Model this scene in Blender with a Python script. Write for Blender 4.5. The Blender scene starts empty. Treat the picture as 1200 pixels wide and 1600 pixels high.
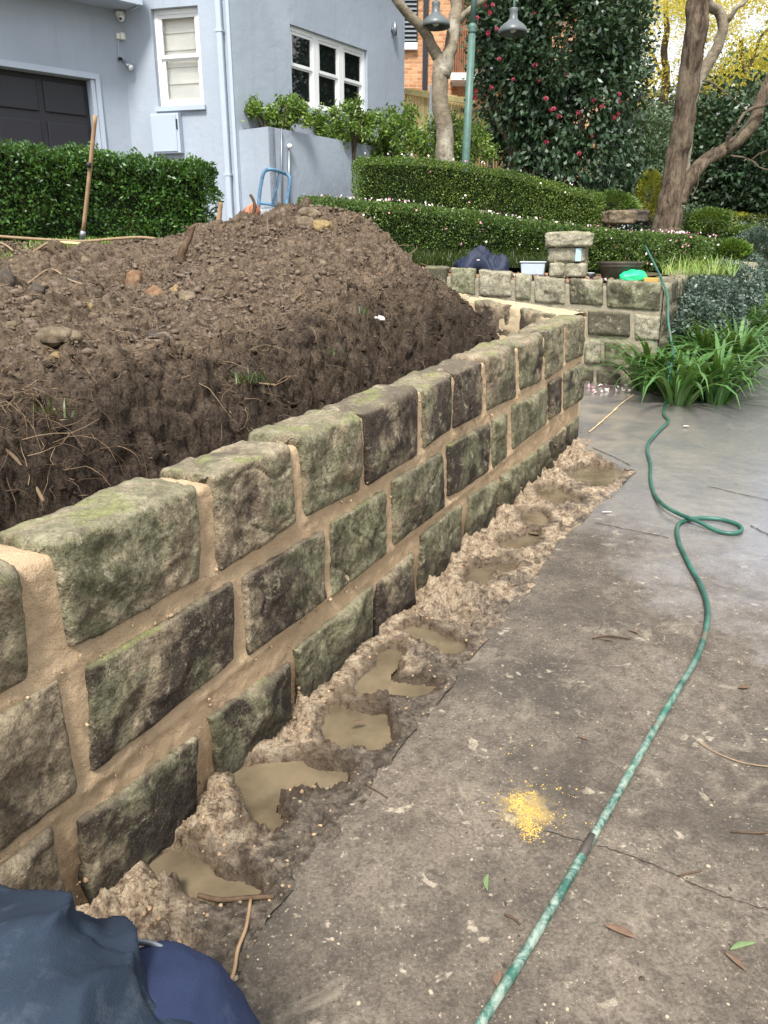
import bpy, math, random
import numpy as np
from mathutils import Vector, Matrix
R = math.radians
rnd = random.Random(7)
rs = np.random.RandomState(11)
S = bpy.context.scene
COL = S.collection

# ------------------------------------------------------------------ camera, light, exposure
CAMZ, FPX, HOR = 1.55, 1200.0, 400.0
TH = math.atan((800 - HOR) / FPX)
cd = bpy.data.cameras.new('camera')
cam = bpy.data.objects.new('camera', cd); COL.objects.link(cam)
cam.location = (0, 0, CAMZ)
cam.rotation_euler = (math.pi / 2 - TH, 0, 0)
cd.sensor_fit = 'VERTICAL'; cd.sensor_height = 36.0; cd.sensor_width = 27.0
cd.lens = 36.0 * FPX / 1600.0
cd.clip_start = 0.02; cd.clip_end = 2000
S.camera = cam
SUN_EL, SUN_AZ = 54.0, 190.0      # azimuth clockwise from +Y (north); the sun stands behind and left of the camera
world = bpy.data.worlds.new("World"); S.world = world; world.use_nodes = True
wn = world.node_tree; wn.nodes.clear()
wo = wn.nodes.new('ShaderNodeOutputWorld'); bg = wn.nodes.new('ShaderNodeBackground')
sky = wn.nodes.new('ShaderNodeTexSky'); sky.sky_type = 'NISHITA'; sky.sun_disc = False
sky.sun_elevation = R(SUN_EL); sky.sun_rotation = R(SUN_AZ); sky.air_density = 1.0; sky.dust_density = 0.6
tc = wn.nodes.new('ShaderNodeTexCoord')
mp = wn.nodes.new('ShaderNodeMapping'); mp.inputs['Scale'].default_value = (1, 1, 2.2); mp.inputs['Location'].default_value = (0.35, 0.1, 0.2)
nz = wn.nodes.new('ShaderNodeTexNoise'); nz.inputs['Scale'].default_value = 3.4; nz.inputs['Detail'].default_value = 9; nz.inputs['Roughness'].default_value = .56
cr = wn.nodes.new('ShaderNodeValToRGB'); cr.color_ramp.elements[0].position = .36; cr.color_ramp.elements[1].position = .52
mx = wn.nodes.new('ShaderNodeMix'); mx.data_type = 'RGBA'
mx.inputs['B'].default_value = (10.5, 10.8, 11.4, 1)
wn.links.new(tc.outputs['Generated'], mp.inputs['Vector']); wn.links.new(mp.outputs[0], nz.inputs['Vector'])
wn.links.new(nz.outputs['Fac'], cr.inputs['Fac']); wn.links.new(cr.outputs['Color'], mx.inputs['Factor'])
wn.links.new(sky.outputs[0], mx.inputs['A']); wn.links.new(mx.outputs['Result'], bg.inputs['Color'])
bg.inputs['Strength'].default_value = 0.088
wn.links.new(bg.outputs[0], wo.inputs['Surface'])
sl = bpy.data.lights.new('sun', 'SUN'); sl.energy = 3.1; sl.angle = R(13); sl.color = (1.0, 0.97, 0.92)
so = bpy.data.objects.new('sun', sl); COL.objects.link(so)
az = R(SUN_AZ); el = R(SUN_EL)
sd = Vector((math.sin(az) * math.cos(el), math.cos(az) * math.cos(el), math.sin(el)))
so.rotation_euler = (-sd).to_track_quat('-Z', 'Y').to_euler(); so.location = sd * 40
vs = S.view_settings; vs.view_transform = 'Standard'; vs.look = 'None'; vs.gamma = 1; vs.use_curve_mapping = False
vs.exposure = 0.93

# ------------------------------------------------------------------ geometry of the place
SL = 0.042                                   # the driveway climbs gently away from the camera
cT, sT = math.cos(TH), math.sin(TH)
def ray(u, v):
    a = (u - 600) / FPX; b = -(v - 800) / FPX
    return np.array([a, cT + b * sT, -sT + b * cT])
def gz(y): return SL * np.minimum(y, 26.0)
def ground(u, v, h=0.0):
    d = ray(u, v); t = (CAMZ - h) / (-d[2] + SL * d[1]); return np.array([d[0] * t, d[1] * t, CAMZ + d[2] * t])
def at(u, v, y):
    d = ray(u, v); t = y / d[1]; return np.array([d[0] * t, y, CAMZ + d[2] * t])
K, B0 = 0.514, -1.486                        # front face of the new wall: x = K y + B0
nrm = math.hypot(K, 1)
D = np.array([K / nrm, 1 / nrm]); N = np.array([1 / nrm, -K / nrm]); O = np.array([B0, 0.0])
def W(s, t, h):                              # wall coordinates -> world (arrays)
    x = O[0] + s * D[0] + t * N[0]; y = O[1] + s * D[1] + t * N[1]
    return np.stack([x, y, h + gz(y)], -1)
def wall_sh(u, v):
    d = ray(u, v); t = B0 / (d[0] - K * d[1]); y = d[1] * t; z = CAMZ + d[2] * t
    return np.array([y * nrm, z - gz(y)])
def sd_of(x, y):                             # world -> (s, distance behind the wall face)
    px, py = x - O[0], y - O[1]
    return px * D[0] + py * D[1], -(px * N[0] + py * N[1])

# ------------------------------------------------------------------ numpy noise
def _hash(ix, iy, iz, seed):
    h = (ix.astype(np.int64) * 374761393 + iy.astype(np.int64) * 668265263 + iz.astype(np.int64) * 2147483647 + seed * 1274126177) & 0xffffffff
    h = ((h ^ (h >> 13)) * 1274126177) & 0xffffffff
    h = ((h ^ (h >> 16)) * 2246822519) & 0xffffffff
    return ((h ^ (h >> 15)) & 0xffff) / 32767.5 - 1.0
def vnoise(P, seed=0):
    f = np.floor(P); w = P - f; w = w * w * w * (w * (w * 6 - 15) + 10); i = f.astype(np.int64)
    o = 0
    for dx in (0, 1):
        wx = w[..., 0] if dx else 1 - w[..., 0]
        for dy in (0, 1):
            wy = w[..., 1] if dy else 1 - w[..., 1]
            for dz in (0, 1):
                wz = w[..., 2] if dz else 1 - w[..., 2]
                o = o + _hash(i[..., 0] + dx, i[..., 1] + dy, i[..., 2] + dz, seed) * wx * wy * wz
    return o
_rot = np.array([[.36, .48, -.8], [-.8, .6, 0], [.48, .64, .6]])
def fbm(P, scale=1.0, octs=4, gain=.5, seed=0, ridge=False):
    P = np.asarray(P, float) * scale; a = 1.0; o = 0; tot = 0
    for k in range(octs):
        n = vnoise(P, seed + k * 17)
        if ridge: n = 1 - 2 * np.abs(n)
        o = o + a * n; tot += a; a *= gain; P = (P @ _rot.T) * 2.03 + 7.3
    return o / tot
def worley(P, scale, seed=0, h3=False):
    # rounded lumps: 1 at a cell's heart, 0 at the joints between clods
    P = np.asarray(P, float) * scale; f = np.floor(P).astype(np.int64); best = np.full(P.shape[:-1], 9.0); wt = np.zeros(P.shape[:-1])
    for dx in (-1, 0, 1):
        for dy in (-1, 0, 1):
            for dz in ((-1, 0, 1) if h3 else (0,)):
                ix, iy, iz = f[..., 0] + dx, f[..., 1] + dy, (f[..., 2] + dz if h3 else f[..., 2] * 0)
                ox, oy, oz = [_hash(ix, iy, iz, seed + k) * .42 + .5 for k in (0, 50, 90)]
                d = (P[..., 0] - ix - ox) ** 2 + (P[..., 1] - iy - oy) ** 2 + ((P[..., 2] - iz - oz) ** 2 if h3 else 0)
                c = d < best; best = np.where(c, d, best); wt = np.where(c, _hash(ix, iy, iz, seed + 7) * .5 + .5, wt)
    return np.sqrt(np.clip(1 - best * 1.6, 0, 1)) * wt
def smooth(a, b, x):
    t = np.clip((x - a) / (b - a), 0, 1); return t * t * (3 - 2 * t)

# ------------------------------------------------------------------ object helpers
def mesh_np(name, V, F, mat=None, parent=None, smooth_=False):
    V = np.ascontiguousarray(V, dtype=np.float32).reshape(-1, 3); F = np.ascontiguousarray(F, dtype=np.int32)
    m = bpy.data.meshes.new(name); n, k = F.shape
    m.vertices.add(len(V)); m.vertices.foreach_set('co', V.ravel())
    m.loops.add(n * k); m.loops.foreach_set('vertex_index', F.ravel())
    m.polygons.add(n); m.polygons.foreach_set('loop_start', np.arange(0, n * k, k, dtype=np.int32))
    m.polygons.foreach_set('loop_total', np.full(n, k, dtype=np.int32))
    if smooth_: m.polygons.foreach_set('use_smooth', np.ones(n, bool))
    m.update(calc_edges=True)
    if mat: m.materials.append(mat)
    return link(name, m, parent)
def link(name, m, parent=None):
    o = bpy.data.objects.new(name, m); COL.objects.link(o)
    if parent: o.parent = parent; o.matrix_parent_inverse = parent.matrix_basis.inverted()
    return o
def empty(name, loc, label=None, cat=None, group=None):
    o = bpy.data.objects.new(name, None); COL.objects.link(o); o.location = Vector([float(c) for c in loc]); o.empty_display_size = .1
    return tag(o, label, cat, group, 'thing' if cat else None)
def tag(o, label=None, cat=None, group=None, kind=None):
    if label: o['label'] = label
    if cat: o['category'] = cat
    if group: o['group'] = group
    if kind: o['kind'] = kind
    return o
class MB:
    """collects simple solids and links them as one mesh"""
    def __init__(s): s.v = []; s.f = []
    def add(s, V, F):
        k = len(s.v); s.v += [tuple(map(float, p)) for p in V]; s.f += [tuple(i + k for i in f) for f in F]; return s
    def hexa(s, P):                 # 8 points: bottom ring 0-3, top ring 4-7
        return s.add(P, [(3, 2, 1, 0), (4, 5, 6, 7), (0, 1, 5, 4), (1, 2, 6, 5), (2, 3, 7, 6), (3, 0, 4, 7)])
    def box(s, a, b):
        x0, y0, z0 = a; x1, y1, z1 = b
        return s.hexa([(x0, y0, z0), (x1, y0, z0), (x1, y1, z0), (x0, y1, z0), (x0, y0, z1), (x1, y0, z1), (x1, y1, z1), (x0, y1, z1)])
    def slab(s, p, ax, nn, a0, a1, t0, t1, z0, z1):     # box in a vertical frame: origin p, along ax, outward nn
        P = []
        for z in (z0, z1):
            for a, t in ((a0, t0), (a1, t0), (a1, t1), (a0, t1)):
                P.append((p[0] + ax[0] * a + nn[0] * t, p[1] + ax[1] * a + nn[1] * t, z))
        return s.hexa(P)
    def tube(s, pts, rad, n=10, cap=True):
        pts = [Vector([float(c) for c in p]) for p in pts]
        if not hasattr(rad, '__len__'): rad = [rad] * len(pts)
        up = None; rings = []
        for i, p in enumerate(pts):
            t = (pts[min(i + 1, len(pts) - 1)] - pts[max(i - 1, 0)]).normalized()
            if up is None: up = t.orthogonal().normalized()
            up = (up - t * up.dot(t)).normalized(); b = t.cross(up)
            rings.append([p + (up * math.cos(2 * math.pi * k / n) + b * math.sin(2 * math.pi * k / n)) * rad[i] for k in range(n)])
        V = [q for r in rings for q in r]; F = []
        for i in range(len(pts) - 1):
            for k in range(n):
                a = i * n + k; b2 = i * n + (k + 1) % n; F.append((a, b2, b2 + n, a + n))
        if cap: F.append(tuple(range(n))[::-1]); F.append(tuple((len(pts) - 1) * n + k for k in range(n)))
        return s.add(V, F)
    def lathe(s, c, prof, n=24):
        V = []; F = []
        for r, z in prof:
            for k in range(n): V.append((c[0] + r * math.cos(2 * math.pi * k / n), c[1] + r * math.sin(2 * math.pi * k / n), c[2] + z))
        for i in range(len(prof) - 1):
            for k in range(n):
                a = i * n + k; b = i * n + (k + 1) % n; F.append((a, b, b + n, a + n))
        return s.add(V, F)
    def build(s, name, mat, parent=None, smooth_=False, bevel=0):
        m = bpy.data.meshes.new(name); m.from_pydata(s.v, [], s.f); m.update()
        if smooth_: m.polygons.foreach_set('use_smooth', np.ones(len(m.polygons), bool))
        if mat: m.materials.append(mat)
        o = link(name, m, parent)
        if bevel:
            b = o.modifiers.new('bevel', 'BEVEL'); b.width = bevel; b.segments = 2; b.limit_method = 'ANGLE'
        return o
def spline(P, n=8):
    P = [np.array(p, float) for p in P]; o = []
    Q = [2 * P[0] - P[1]] + P + [2 * P[-1] - P[-2]]
    for i in range(1, len(Q) - 2):
        for k in range(n):
            t = k / n; a, b, c, d = Q[i - 1], Q[i], Q[i + 1], Q[i + 2]
            o.append(.5 * ((2 * b) + (c - a) * t + (2 * a - 5 * b + 4 * c - d) * t * t + (-a + 3 * b - 3 * c + d) * t ** 3))
    o.append(P[-1]); return o
def grid_faces(ni, nj):
    i, j = np.meshgrid(np.arange(ni - 1), np.arange(nj - 1), indexing='ij')
    a = (i * nj + j).ravel(); return np.stack([a, a + nj, a + nj + 1, a + 1], 1)

# ------------------------------------------------------------------ materials
class M_:
    def __init__(s, name, rough=.8, spec=.3):
        s.m = bpy.data.materials.new(name); s.m.use_nodes = True; s.t = s.m.node_tree; s.b = s.t.nodes['Principled BSDF']
        s.b.inputs['Roughness'].default_value = rough; s.b.inputs['Specular IOR Level'].default_value = spec
        s._c = None
    def n(s, k, **kw):
        x = s.t.nodes.new(k)
        for a, b in kw.items(): setattr(x, a, b)
        return x
    def l(s, a, b): s.t.links.new(a, b)
    def setin(s, sock, v):
        if hasattr(v, 'is_output') or isinstance(v, bpy.types.NodeSocket): s.l(v, sock)
        elif isinstance(v, (tuple, list)) and len(v) == 3 and sock.type == 'RGBA': sock.default_value = (*v, 1)
        else: sock.default_value = v
    def coord(s, kind='Object', scale=None, loc=None):
        c = s.n('ShaderNodeTexCoord').outputs[kind]
        if scale is None and loc is None: return c
        m = s.n('ShaderNodeMapping'); s.l(c, m.inputs['Vector'])
        if scale: m.inputs['Scale'].default_value = scale
        if loc: m.inputs['Location'].default_value = loc
        return m.outputs[0]
    def noise(s, scale, detail=6, rough=.55, vec=None, out='Fac', dist=0, w=None):
        x = s.n('ShaderNodeTexNoise')
        if w is not None: x.noise_dimensions = '4D'; s.setin(x.inputs['W'], w)
        x.inputs['Scale'].default_value = scale; x.inputs['Detail'].default_value = detail; x.inputs['Roughness'].default_value = rough
        x.inputs['Distortion'].default_value = dist
        s.l(vec if vec is not None else s.coord(), x.inputs['Vector']); return x.outputs[out]
    def voro(s, scale, vec=None, feature='F1', out='Distance', rand=1):
        x = s.n('ShaderNodeTexVoronoi', feature=feature); x.inputs['Scale'].default_value = scale; x.inputs['Randomness'].default_value = rand
        s.l(vec if vec is not None else s.coord(), x.inputs['Vector']); return x.outputs[out]
    def ramp(s, f, stops, interp='LINEAR'):
        x = s.n('ShaderNodeValToRGB'); x.color_ramp.interpolation = interp; e = x.color_ramp.elements
        while len(e) < len(stops): e.new(.5)
        for i, (p, c) in enumerate(stops):
            e[i].position = p; e[i].color = (*c, 1) if hasattr(c, '__len__') else (c, c, c, 1)
        s.l(f, x.inputs['Fac']); return x.outputs['Color']
    def mix(s, f, a, b, mode='MIX'):
        x = s.n('ShaderNodeMix', data_type='RGBA', blend_type=mode)
        s.setin(x.inputs['Factor'], f); s.setin(x.inputs['A'], a); s.setin(x.inputs['B'], b); return x.outputs['Result']
    def math(s, op, a, b=0.0, c=None, clamp=False):
        x = s.n('ShaderNodeMath', operation=op); x.use_clamp = clamp
        s.setin(x.inputs[0], a); s.setin(x.inputs[1], b)
        if c is not None: s.setin(x.inputs[2], c)
        return x.outputs[0]
    def rng(s, v, a, b, c=0.0, d=1.0):
        x = s.n('ShaderNodeMapRange'); s.setin(x.inputs[0], v)
        for i, q in enumerate((a, b, c, d)): x.inputs[i + 1].default_value = q
        return x.outputs[0]
    def sep(s, v):
        x = s.n('ShaderNodeSeparateXYZ'); s.l(v, x.inputs[0]); return x.outputs
    def color(s, v): s.setin(s.b.inputs['Base Color'], v); return s
    def rough(s, v): s.setin(s.b.inputs['Roughness'], v); return s
    def bump(s, h, dist=.01, strength=1.0):
        x = s.n('ShaderNodeBump'); x.inputs['Distance'].default_value = dist; x.inputs['Strength'].default_value = strength
        s.l(h, x.inputs['Height'])
        if s._c is not None: s.l(s._c, x.inputs['Normal'])
        s._c = x.outputs[0]; s.l(s._c, s.b.inputs['Normal']); return s
def rgb(r, g, b):
    f = lambda c: ((c / 255) / 12.92 if c / 255 <= .04045 else ((c / 255 + .055) / 1.055) ** 2.4)
    return (f(r), f(g), f(b))
def simple(name, c, rough=.6, spec=.4, var=.15, scale=30, bump=0, metal=0):
    m = M_(name, rough, spec); n = m.noise(scale, 5)
    m.color(m.mix(m.rng(n, .3, .7), tuple(x * (1 - var) for x in c), tuple(min(1, x * (1 + var)) for x in c)))
    if bump: m.bump(n, bump)
    m.b.inputs['Metallic'].default_value = metal
    return m.m

def stone_material(name, pale=0.0, new=True):
    m = M_(name, .88, .25)
    def prop(k):
        a = m.n('ShaderNodeAttribute'); a.attribute_type = 'OBJECT'; a.attribute_name = k; return a.outputs['Fac']
    pm, pd = prop('moss_amount'), prop('dark_amount')
    geo = m.n('ShaderNodeNewGeometry'); oi = m.n('ShaderNodeObjectInfo')
    r = oi.outputs['Random']; w = m.math('MULTIPLY', r, 37.0); v = geo.outputs['Position']
    n1 = m.noise(3.6, 9, .68, v, w=w, dist=.8); n2 = m.noise(13.0, 9, .7, v, w=w, dist=.6); n3 = m.noise(60, 6, .65, v, w=w)
    n4 = m.noise(2.8, 8, .66, v, w=m.math('ADD', w, 11.0), dist=.9); n5 = m.noise(190, 3, .6, v)
    beige = rgb(172, 155, 128); grey = rgb(108, 95, 77); dark = rgb(48, 39, 36); green = rgb(64, 72, 46); mint = rgb(122, 130, 100)
    if pale: beige, grey, dark, green, mint = rgb(180, 173, 150), rgb(124, 119, 100), rgb(64, 60, 46), rgb(80, 86, 40), rgb(134, 138, 112)
    c = m.mix(m.rng(n2, .40, .60), grey, beige)
    c = m.mix(m.math('MULTIPLY', m.rng(n3, .50, .38), .55), c, tuple(x * .6 for x in grey))
    sh = m.math('SUBTRACT', pm, .5); sh = m.math('MULTIPLY', sh, .36)
    g = m.rng(m.math('ADD', n1, sh), .45, .55)
    c = m.mix(m.math('MULTIPLY', g, .62), c, m.mix(m.rng(m.math('ADD', m.math('MULTIPLY', n3, .4), m.math('MULTIPLY', n2, .6)), .44, .60), green, mint))
    r2 = m.math('FRACT', m.math('MULTIPLY', r, 7.31)); sh2 = m.math('MULTIPLY', m.math('SUBTRACT', pd, .5), .34)
    k = m.rng(m.math('ADD', n4, sh2), .48, .56)
    k = m.math('MULTIPLY', k, m.rng(n2, .22, .46))
    c = m.mix(m.math('MULTIPLY', k, .9), c, dark)
    c = m.mix(m.math('MULTIPLY', m.math('MULTIPLY', m.rng(m.noise(9, 8, .75, v, w=w, dist=1.2), .54, .64), m.rng(n3, .40, .56)), .75), c, rgb(192, 180, 152))
    # pits, pale grains and lichen freckles
    c = m.mix(m.math('MULTIPLY', m.rng(n5, .56, .70), .45), c, beige)
    c = m.mix(m.math('MULTIPLY', m.rng(n3, .58, .40, 0, 1), .0), c, dark)
    c = m.mix(m.math('MULTIPLY', m.rng(m.noise(95, 5, .7, v, w=w), .48, .36), .55), c, tuple(x * .5 for x in dark))
    # moss where the face looks up
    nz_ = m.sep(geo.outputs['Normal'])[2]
    up = m.math('MULTIPLY', m.rng(nz_, .35, .8), m.rng(m.noise(5, 6, .65, v), .54, .64))
    c = m.mix(m.math('MULTIPLY', up, .8), c, m.mix(m.rng(n3, .35, .65), rgb(84, 98, 36), rgb(140, 146, 80)))
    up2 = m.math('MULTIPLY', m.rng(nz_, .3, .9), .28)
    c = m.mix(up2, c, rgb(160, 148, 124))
    if not pale:
        q_ = m.sep(v); hh = m.math('SUBTRACT', q_[2], m.math('MULTIPLY', q_[1], SL)); wt = m.rng(m.math('ADD', hh, m.math('MULTIPLY', m.math('SUBTRACT', n2, .5), .14)), .14, .02)
        c = m.mix(m.math('MULTIPLY', wt, .62), c, tuple(x * .75 for x in dark))      # splashed and damp at the foot
    m.color(c); m.rough(m.rng(n2, .3, .7, .95, .7))
    m.bump(m.noise(20, 10, .68, v, dist=.3), .016, 1); m.bump(n5, .004, 1); m.bump(m.voro(90, v), .003, .6)
    return m.m
def mortar_material(name, damp=0.5, tone=rgb(208, 180, 145)):
    m = M_(name, .9, .2); geo = m.n('ShaderNodeNewGeometry'); v = geo.outputs['Position']
    n = m.noise(6, 6, .6, v); n2 = m.noise(45, 6, .7, v); n3 = m.noise(260, 3, .6, v)
    c = m.mix(m.rng(n, .35, .65), tuple(x * .78 for x in tone), tone)
    c = m.mix(m.math('MULTIPLY', m.rng(n2, .55, .75), .5), c, rgb(214, 190, 156))
    s_, = [m.sep(v)]
    h = m.math('SUBTRACT', s_[2], m.math('MULTIPLY', s_[1], SL))      # height over the drive: the lowest bed is still wet
    wet = m.math('MULTIPLY', m.rng(m.math('ADD', h, m.math('MULTIPLY', n2, .12)), .34, .12), damp)
    c = m.mix(wet, c, rgb(150, 120, 88)); m.color(c); m.rough(m.rng(wet, 0, 1, .92, .6))
    m.bump(n2, .010, .9); m.bump(n3, .004, 1); m.bump(m.noise(18, 5, .65, v), .014, .7)
    return m.m
def soil_material():
    m = M_('soil', .95, .15); geo = m.n('ShaderNodeNewGeometry'); v = geo.outputs['Position']
    n = m.noise(2.2, 6, .6, v); n2 = m.noise(14, 8, .7, v); n3 = m.noise(90, 6, .7, v); n4 = m.noise(240, 3, .6, v)
    c = m.mix(m.rng(n2, .35, .65), rgb(84, 71, 60), rgb(156, 136, 114))
    c = m.mix(m.math('MULTIPLY', m.rng(n, .48, .62), .6), c, rgb(138, 118, 96))
    c = m.mix(m.math('MULTIPLY', m.rng(n3, .58, .72), .75), c, rgb(172, 150, 122))
    c = m.mix(m.math('MULTIPLY', m.rng(n3, .48, .36), .8), c, rgb(44, 35, 30))
    c = m.mix(m.math('MULTIPLY', m.rng(m.noise(38, 7, .75, v), .54, .62), .5), c, rgb(160, 142, 120))
    c = m.mix(m.math('MULTIPLY', m.rng(m.voro(55, v, out='Distance'), .16, .06), .5), c, rgb(178, 140, 96))
    # soil colour turns darker over the freshly cut lower bank
    s_ = m.sep(v)
    dd = m.math('MULTIPLY_ADD', s_[0], -float(N[0]), m.math('MULTIPLY', s_[1], -float(N[1])))
    dd = m.math('ADD', dd, float(O[0] * N[0] + O[1] * N[1]))
    cut = m.rng(m.math('ADD', dd, m.math('MULTIPLY', n2, .35)), 1.25, .85)
    c = m.mix(m.math('MULTIPLY', cut, .78), c, m.mix(m.rng(n3, .4, .7), rgb(42, 35, 31), rgb(88, 76, 66)))
    m.color(c); m.bump(n2, .05, 1); m.bump(n3, .02, 1); m.bump(n4, .006, 1)
    return m.m
def mud_material():
    m = M_('mud', .6, .5); geo = m.n('ShaderNodeNewGeometry'); v = geo.outputs['Position']; s_ = m.sep(v)
    n = m.noise(7, 6, .65, v); n2 = m.noise(30, 7, .7, v); n3 = m.noise(110, 6, .75, v)
    dd = m.math('ADD', m.math('MULTIPLY_ADD', s_[0], float(N[0]), m.math('MULTIPLY', s_[1], float(N[1]))), -float(O[0] * N[0] + O[1] * N[1]))
    sand = m.rng(m.math('ADD', dd, m.math('MULTIPLY', m.math('SUBTRACT', n, .5), .75)), .30, .12)
    far = m.rng(s_[1], 2.4, 3.2); sand = m.math('MAXIMUM', sand, m.math('MULTIPLY', far, m.rng(n, .40, .56)))
    tan = m.mix(m.rng(n2, .38, .62), rgb(150, 124, 97), rgb(228, 206, 174))
    drk = m.mix(m.rng(n2, .38, .62), rgb(70, 61, 53), rgb(142, 128, 110))
    drk = m.mix(m.math('MULTIPLY', m.rng(n3, .60, .70), .8), drk, rgb(186, 174, 152))
    c = m.mix(sand, drk, tan); c = m.mix(m.math('MULTIPLY', m.rng(n3, .48, .38), .65), c, rgb(66, 52, 40))
    c = m.mix(m.math('MULTIPLY', m.rng(n2, .46, .36), .6), c, rgb(82, 66, 50))
    wt = m.n('ShaderNodeAttribute'); wt.attribute_name = 'wet'; wt = wt.outputs['Fac']
    c = m.mix(m.math('MULTIPLY', wt, .6), c, rgb(84, 66, 48)); m.color(c); m.rough(m.math('SUBTRACT', m.rng(n2, .3, .7, .45, .9), m.math('MULTIPLY', wt, .3))); m.bump(n2, .03, 1); m.bump(n3, .013, 1)
    return m.m
def drive_material():
    m = M_('drive', .8, .4); geo = m.n('ShaderNodeNewGeometry'); v = geo.outputs['Position']; s_ = m.sep(v)
    n0 = m.noise(.8, 5, .6, v); n1 = m.noise(3.2, 8, .65, v); n2 = m.noise(22, 7, .7, v); n3 = m.noise(110, 5, .7, v); n4 = m.noise(330, 3, .6, v)
    c = m.mix(m.rng(n1, .35, .65), rgb(84, 77, 68), rgb(122, 112, 99))
    c = m.mix(m.math('MULTIPLY', m.rng(n0, .42, .6), .45), c, rgb(138, 124, 108))
    c = m.mix(m.math('MULTIPLY', m.rng(n2, .52, .40), .5), c, rgb(70, 62, 55))
    c = m.mix(m.math('MULTIPLY', m.rng(n3, .52, .40), .5), c, rgb(62, 55, 48))
    c = m.mix(m.math('MULTIPLY', m.rng(n3, .60, .70), .6), c, rgb(176, 164, 144))
    # pale blotches of dried mortar and lichen, few large, many small
    sp = m.noise(16, 3, .55, v, dist=.4); sp2 = m.noise(62, 3, .6, v)
    b1 = m.math('MULTIPLY', m.rng(sp, .655, .70), m.rng(m.noise(60, 4, .7, v), .35, .55))
    b2 = m.rng(sp2, .655, .70)
    c = m.mix(m.math('MULTIPLY', b1, .6), c, rgb(198, 184, 160)); c = m.mix(m.math('MULTIPLY', b2, .5), c, rgb(196, 184, 164))
    st_ = m.noise(1.7, 7, .65, v, dist=1.2); c = m.mix(m.math('MULTIPLY', m.rng(st_, .52, .64), .45), c, rgb(66, 58, 50)); c = m.mix(m.math('MULTIPLY', m.rng(m.noise(5.5, 7, .7, v, dist=.8), .57, .68), .42), c, rgb(168, 156, 136))
    # sandy rinse-off near the far end of the new wall
    sa = m.math('MULTIPLY', m.rng(s_[1], 4.6, 6.0), m.rng(s_[0], 2.9, 1.7)); sa = m.math('MULTIPLY', sa, m.rng(m.noise(2.4, 5, .6, v, dist=1), .38, .62))
    c = m.mix(m.math('MULTIPLY', sa, .75), c, rgb(196, 172, 136))
    sgp = [float(q_) for q_ in ground(824, 1266)]
    ds_ = m.n('ShaderNodeVectorMath', operation='DISTANCE'); m.l(v, ds_.inputs[0]); ds_.inputs[1].default_value = sgp
    sm_ = m.rng(m.math('ADD', ds_.outputs['Value'], m.math('MULTIPLY', m.math('SUBTRACT', m.noise(20, 6, .7, v), .5), .22)), .085, .02)
    c = m.mix(m.math('MULTIPLY', sm_, .6), c, rgb(196, 166, 98))
    # standing film of water on the far right
    a = m.math('ADD', m.math('MULTIPLY', s_[0], .55), m.math('MULTIPLY', s_[1], .30))
    wv = m.math('ADD', a, m.math('MULTIPLY', m.math('SUBTRACT', n0, .5), 1.6)); wv = m.math('ADD', wv, m.math('MULTIPLY', m.math('SUBTRACT', n1, .5), 1.1))
    wet = m.rng(wv, 1.5, 2.4)
    c = m.mix(m.math('MULTIPLY', wet, .5), c, rgb(122, 124, 130))  # blue-grey sheen of the reflected sky mixed into the wet film's base colour
    m.color(c); m.rough(m.rng(wet, 0, 1, .8, .28)); m.setin(m.b.inputs['Specular IOR Level'], m.rng(wet, 0, 1, .3, 1.0))
    m.l(m.math('MULTIPLY', wet, .7), m.b.inputs['Coat Weight']); m.b.inputs['Coat Roughness'].default_value = .14
    dry = m.rng(wet, 0, 1, .9, .18); m.bump(n3, .0045, .9); m.bump(n4, .0018, .9); m.bump(n2, .005, .5)
    for x in m.t.nodes:
        if x.type == 'BUMP': m.l(dry, x.inputs['Strength'])
    return m.m
def leaf_material(name, a, b, c=None, rough=.42, trans=.18, spec=.5):
    m = M_(name, rough, spec); g = m.n('ShaderNodeNewGeometry'); r = g.outputs['Random Per Island']
    stops = [(0, a), (.75, b)] if c is None else [(0, a), (.6, b), (1, c)]
    big = m.noise(1.6, 3, .6, g.outputs['Position'])
    f = m.math('ADD', m.math('MULTIPLY', r, .75), m.math('MULTIPLY', m.math('SUBTRACT', big, .38), .9), clamp=True)
    col = m.ramp(f, stops); m.color(col)
    if trans:
        tr = m.n('ShaderNodeBsdfTranslucent'); ms = m.n('ShaderNodeMixShader'); ms.inputs[0].default_value = trans
        m.l(m.mix(.5, col, (.35, .45, .05) if name != 'yellow_leaf' else (.9, .8, .1)), tr.inputs['Color']); out = m.t.nodes['Material Output']
        m.l(m.b.outputs[0], ms.inputs[1]); m.l(tr.outputs[0], ms.inputs[2]); m.l(ms.outputs[0], out.inputs['Surface'])
    return m.m
def bark_material(name, a, b, c, sx=1, ridg=.02, sc=9):
    m = M_(name, .9, .2); g = m.n('ShaderNodeNewGeometry')
    mp_ = m.n('ShaderNodeMapping'); m.l(g.outputs['Position'], mp_.inputs['Vector']); mp_.inputs['Scale'].default_value = (1, 1, sx)
    n = m.noise(sc, 8, .7, mp_.outputs[0], dist=.5); n2 = m.noise(sc * 5, 5, .7, mp_.outputs[0]); n3 = m.noise(3, 5, .6, g.outputs['Position'])
    col = m.mix(m.rng(n, .38, .62), a, b); col = m.mix(m.math('MULTIPLY', m.rng(n3, .5, .62), .75), col, c)
    col = m.mix(m.math('MULTIPLY', m.rng(n2, .48, .36), .5), col, tuple(x * .45 for x in a))
    m.color(col); m.bump(n, ridg, 1); m.bump(n2, ridg * .3, .8); return m.m
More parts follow.
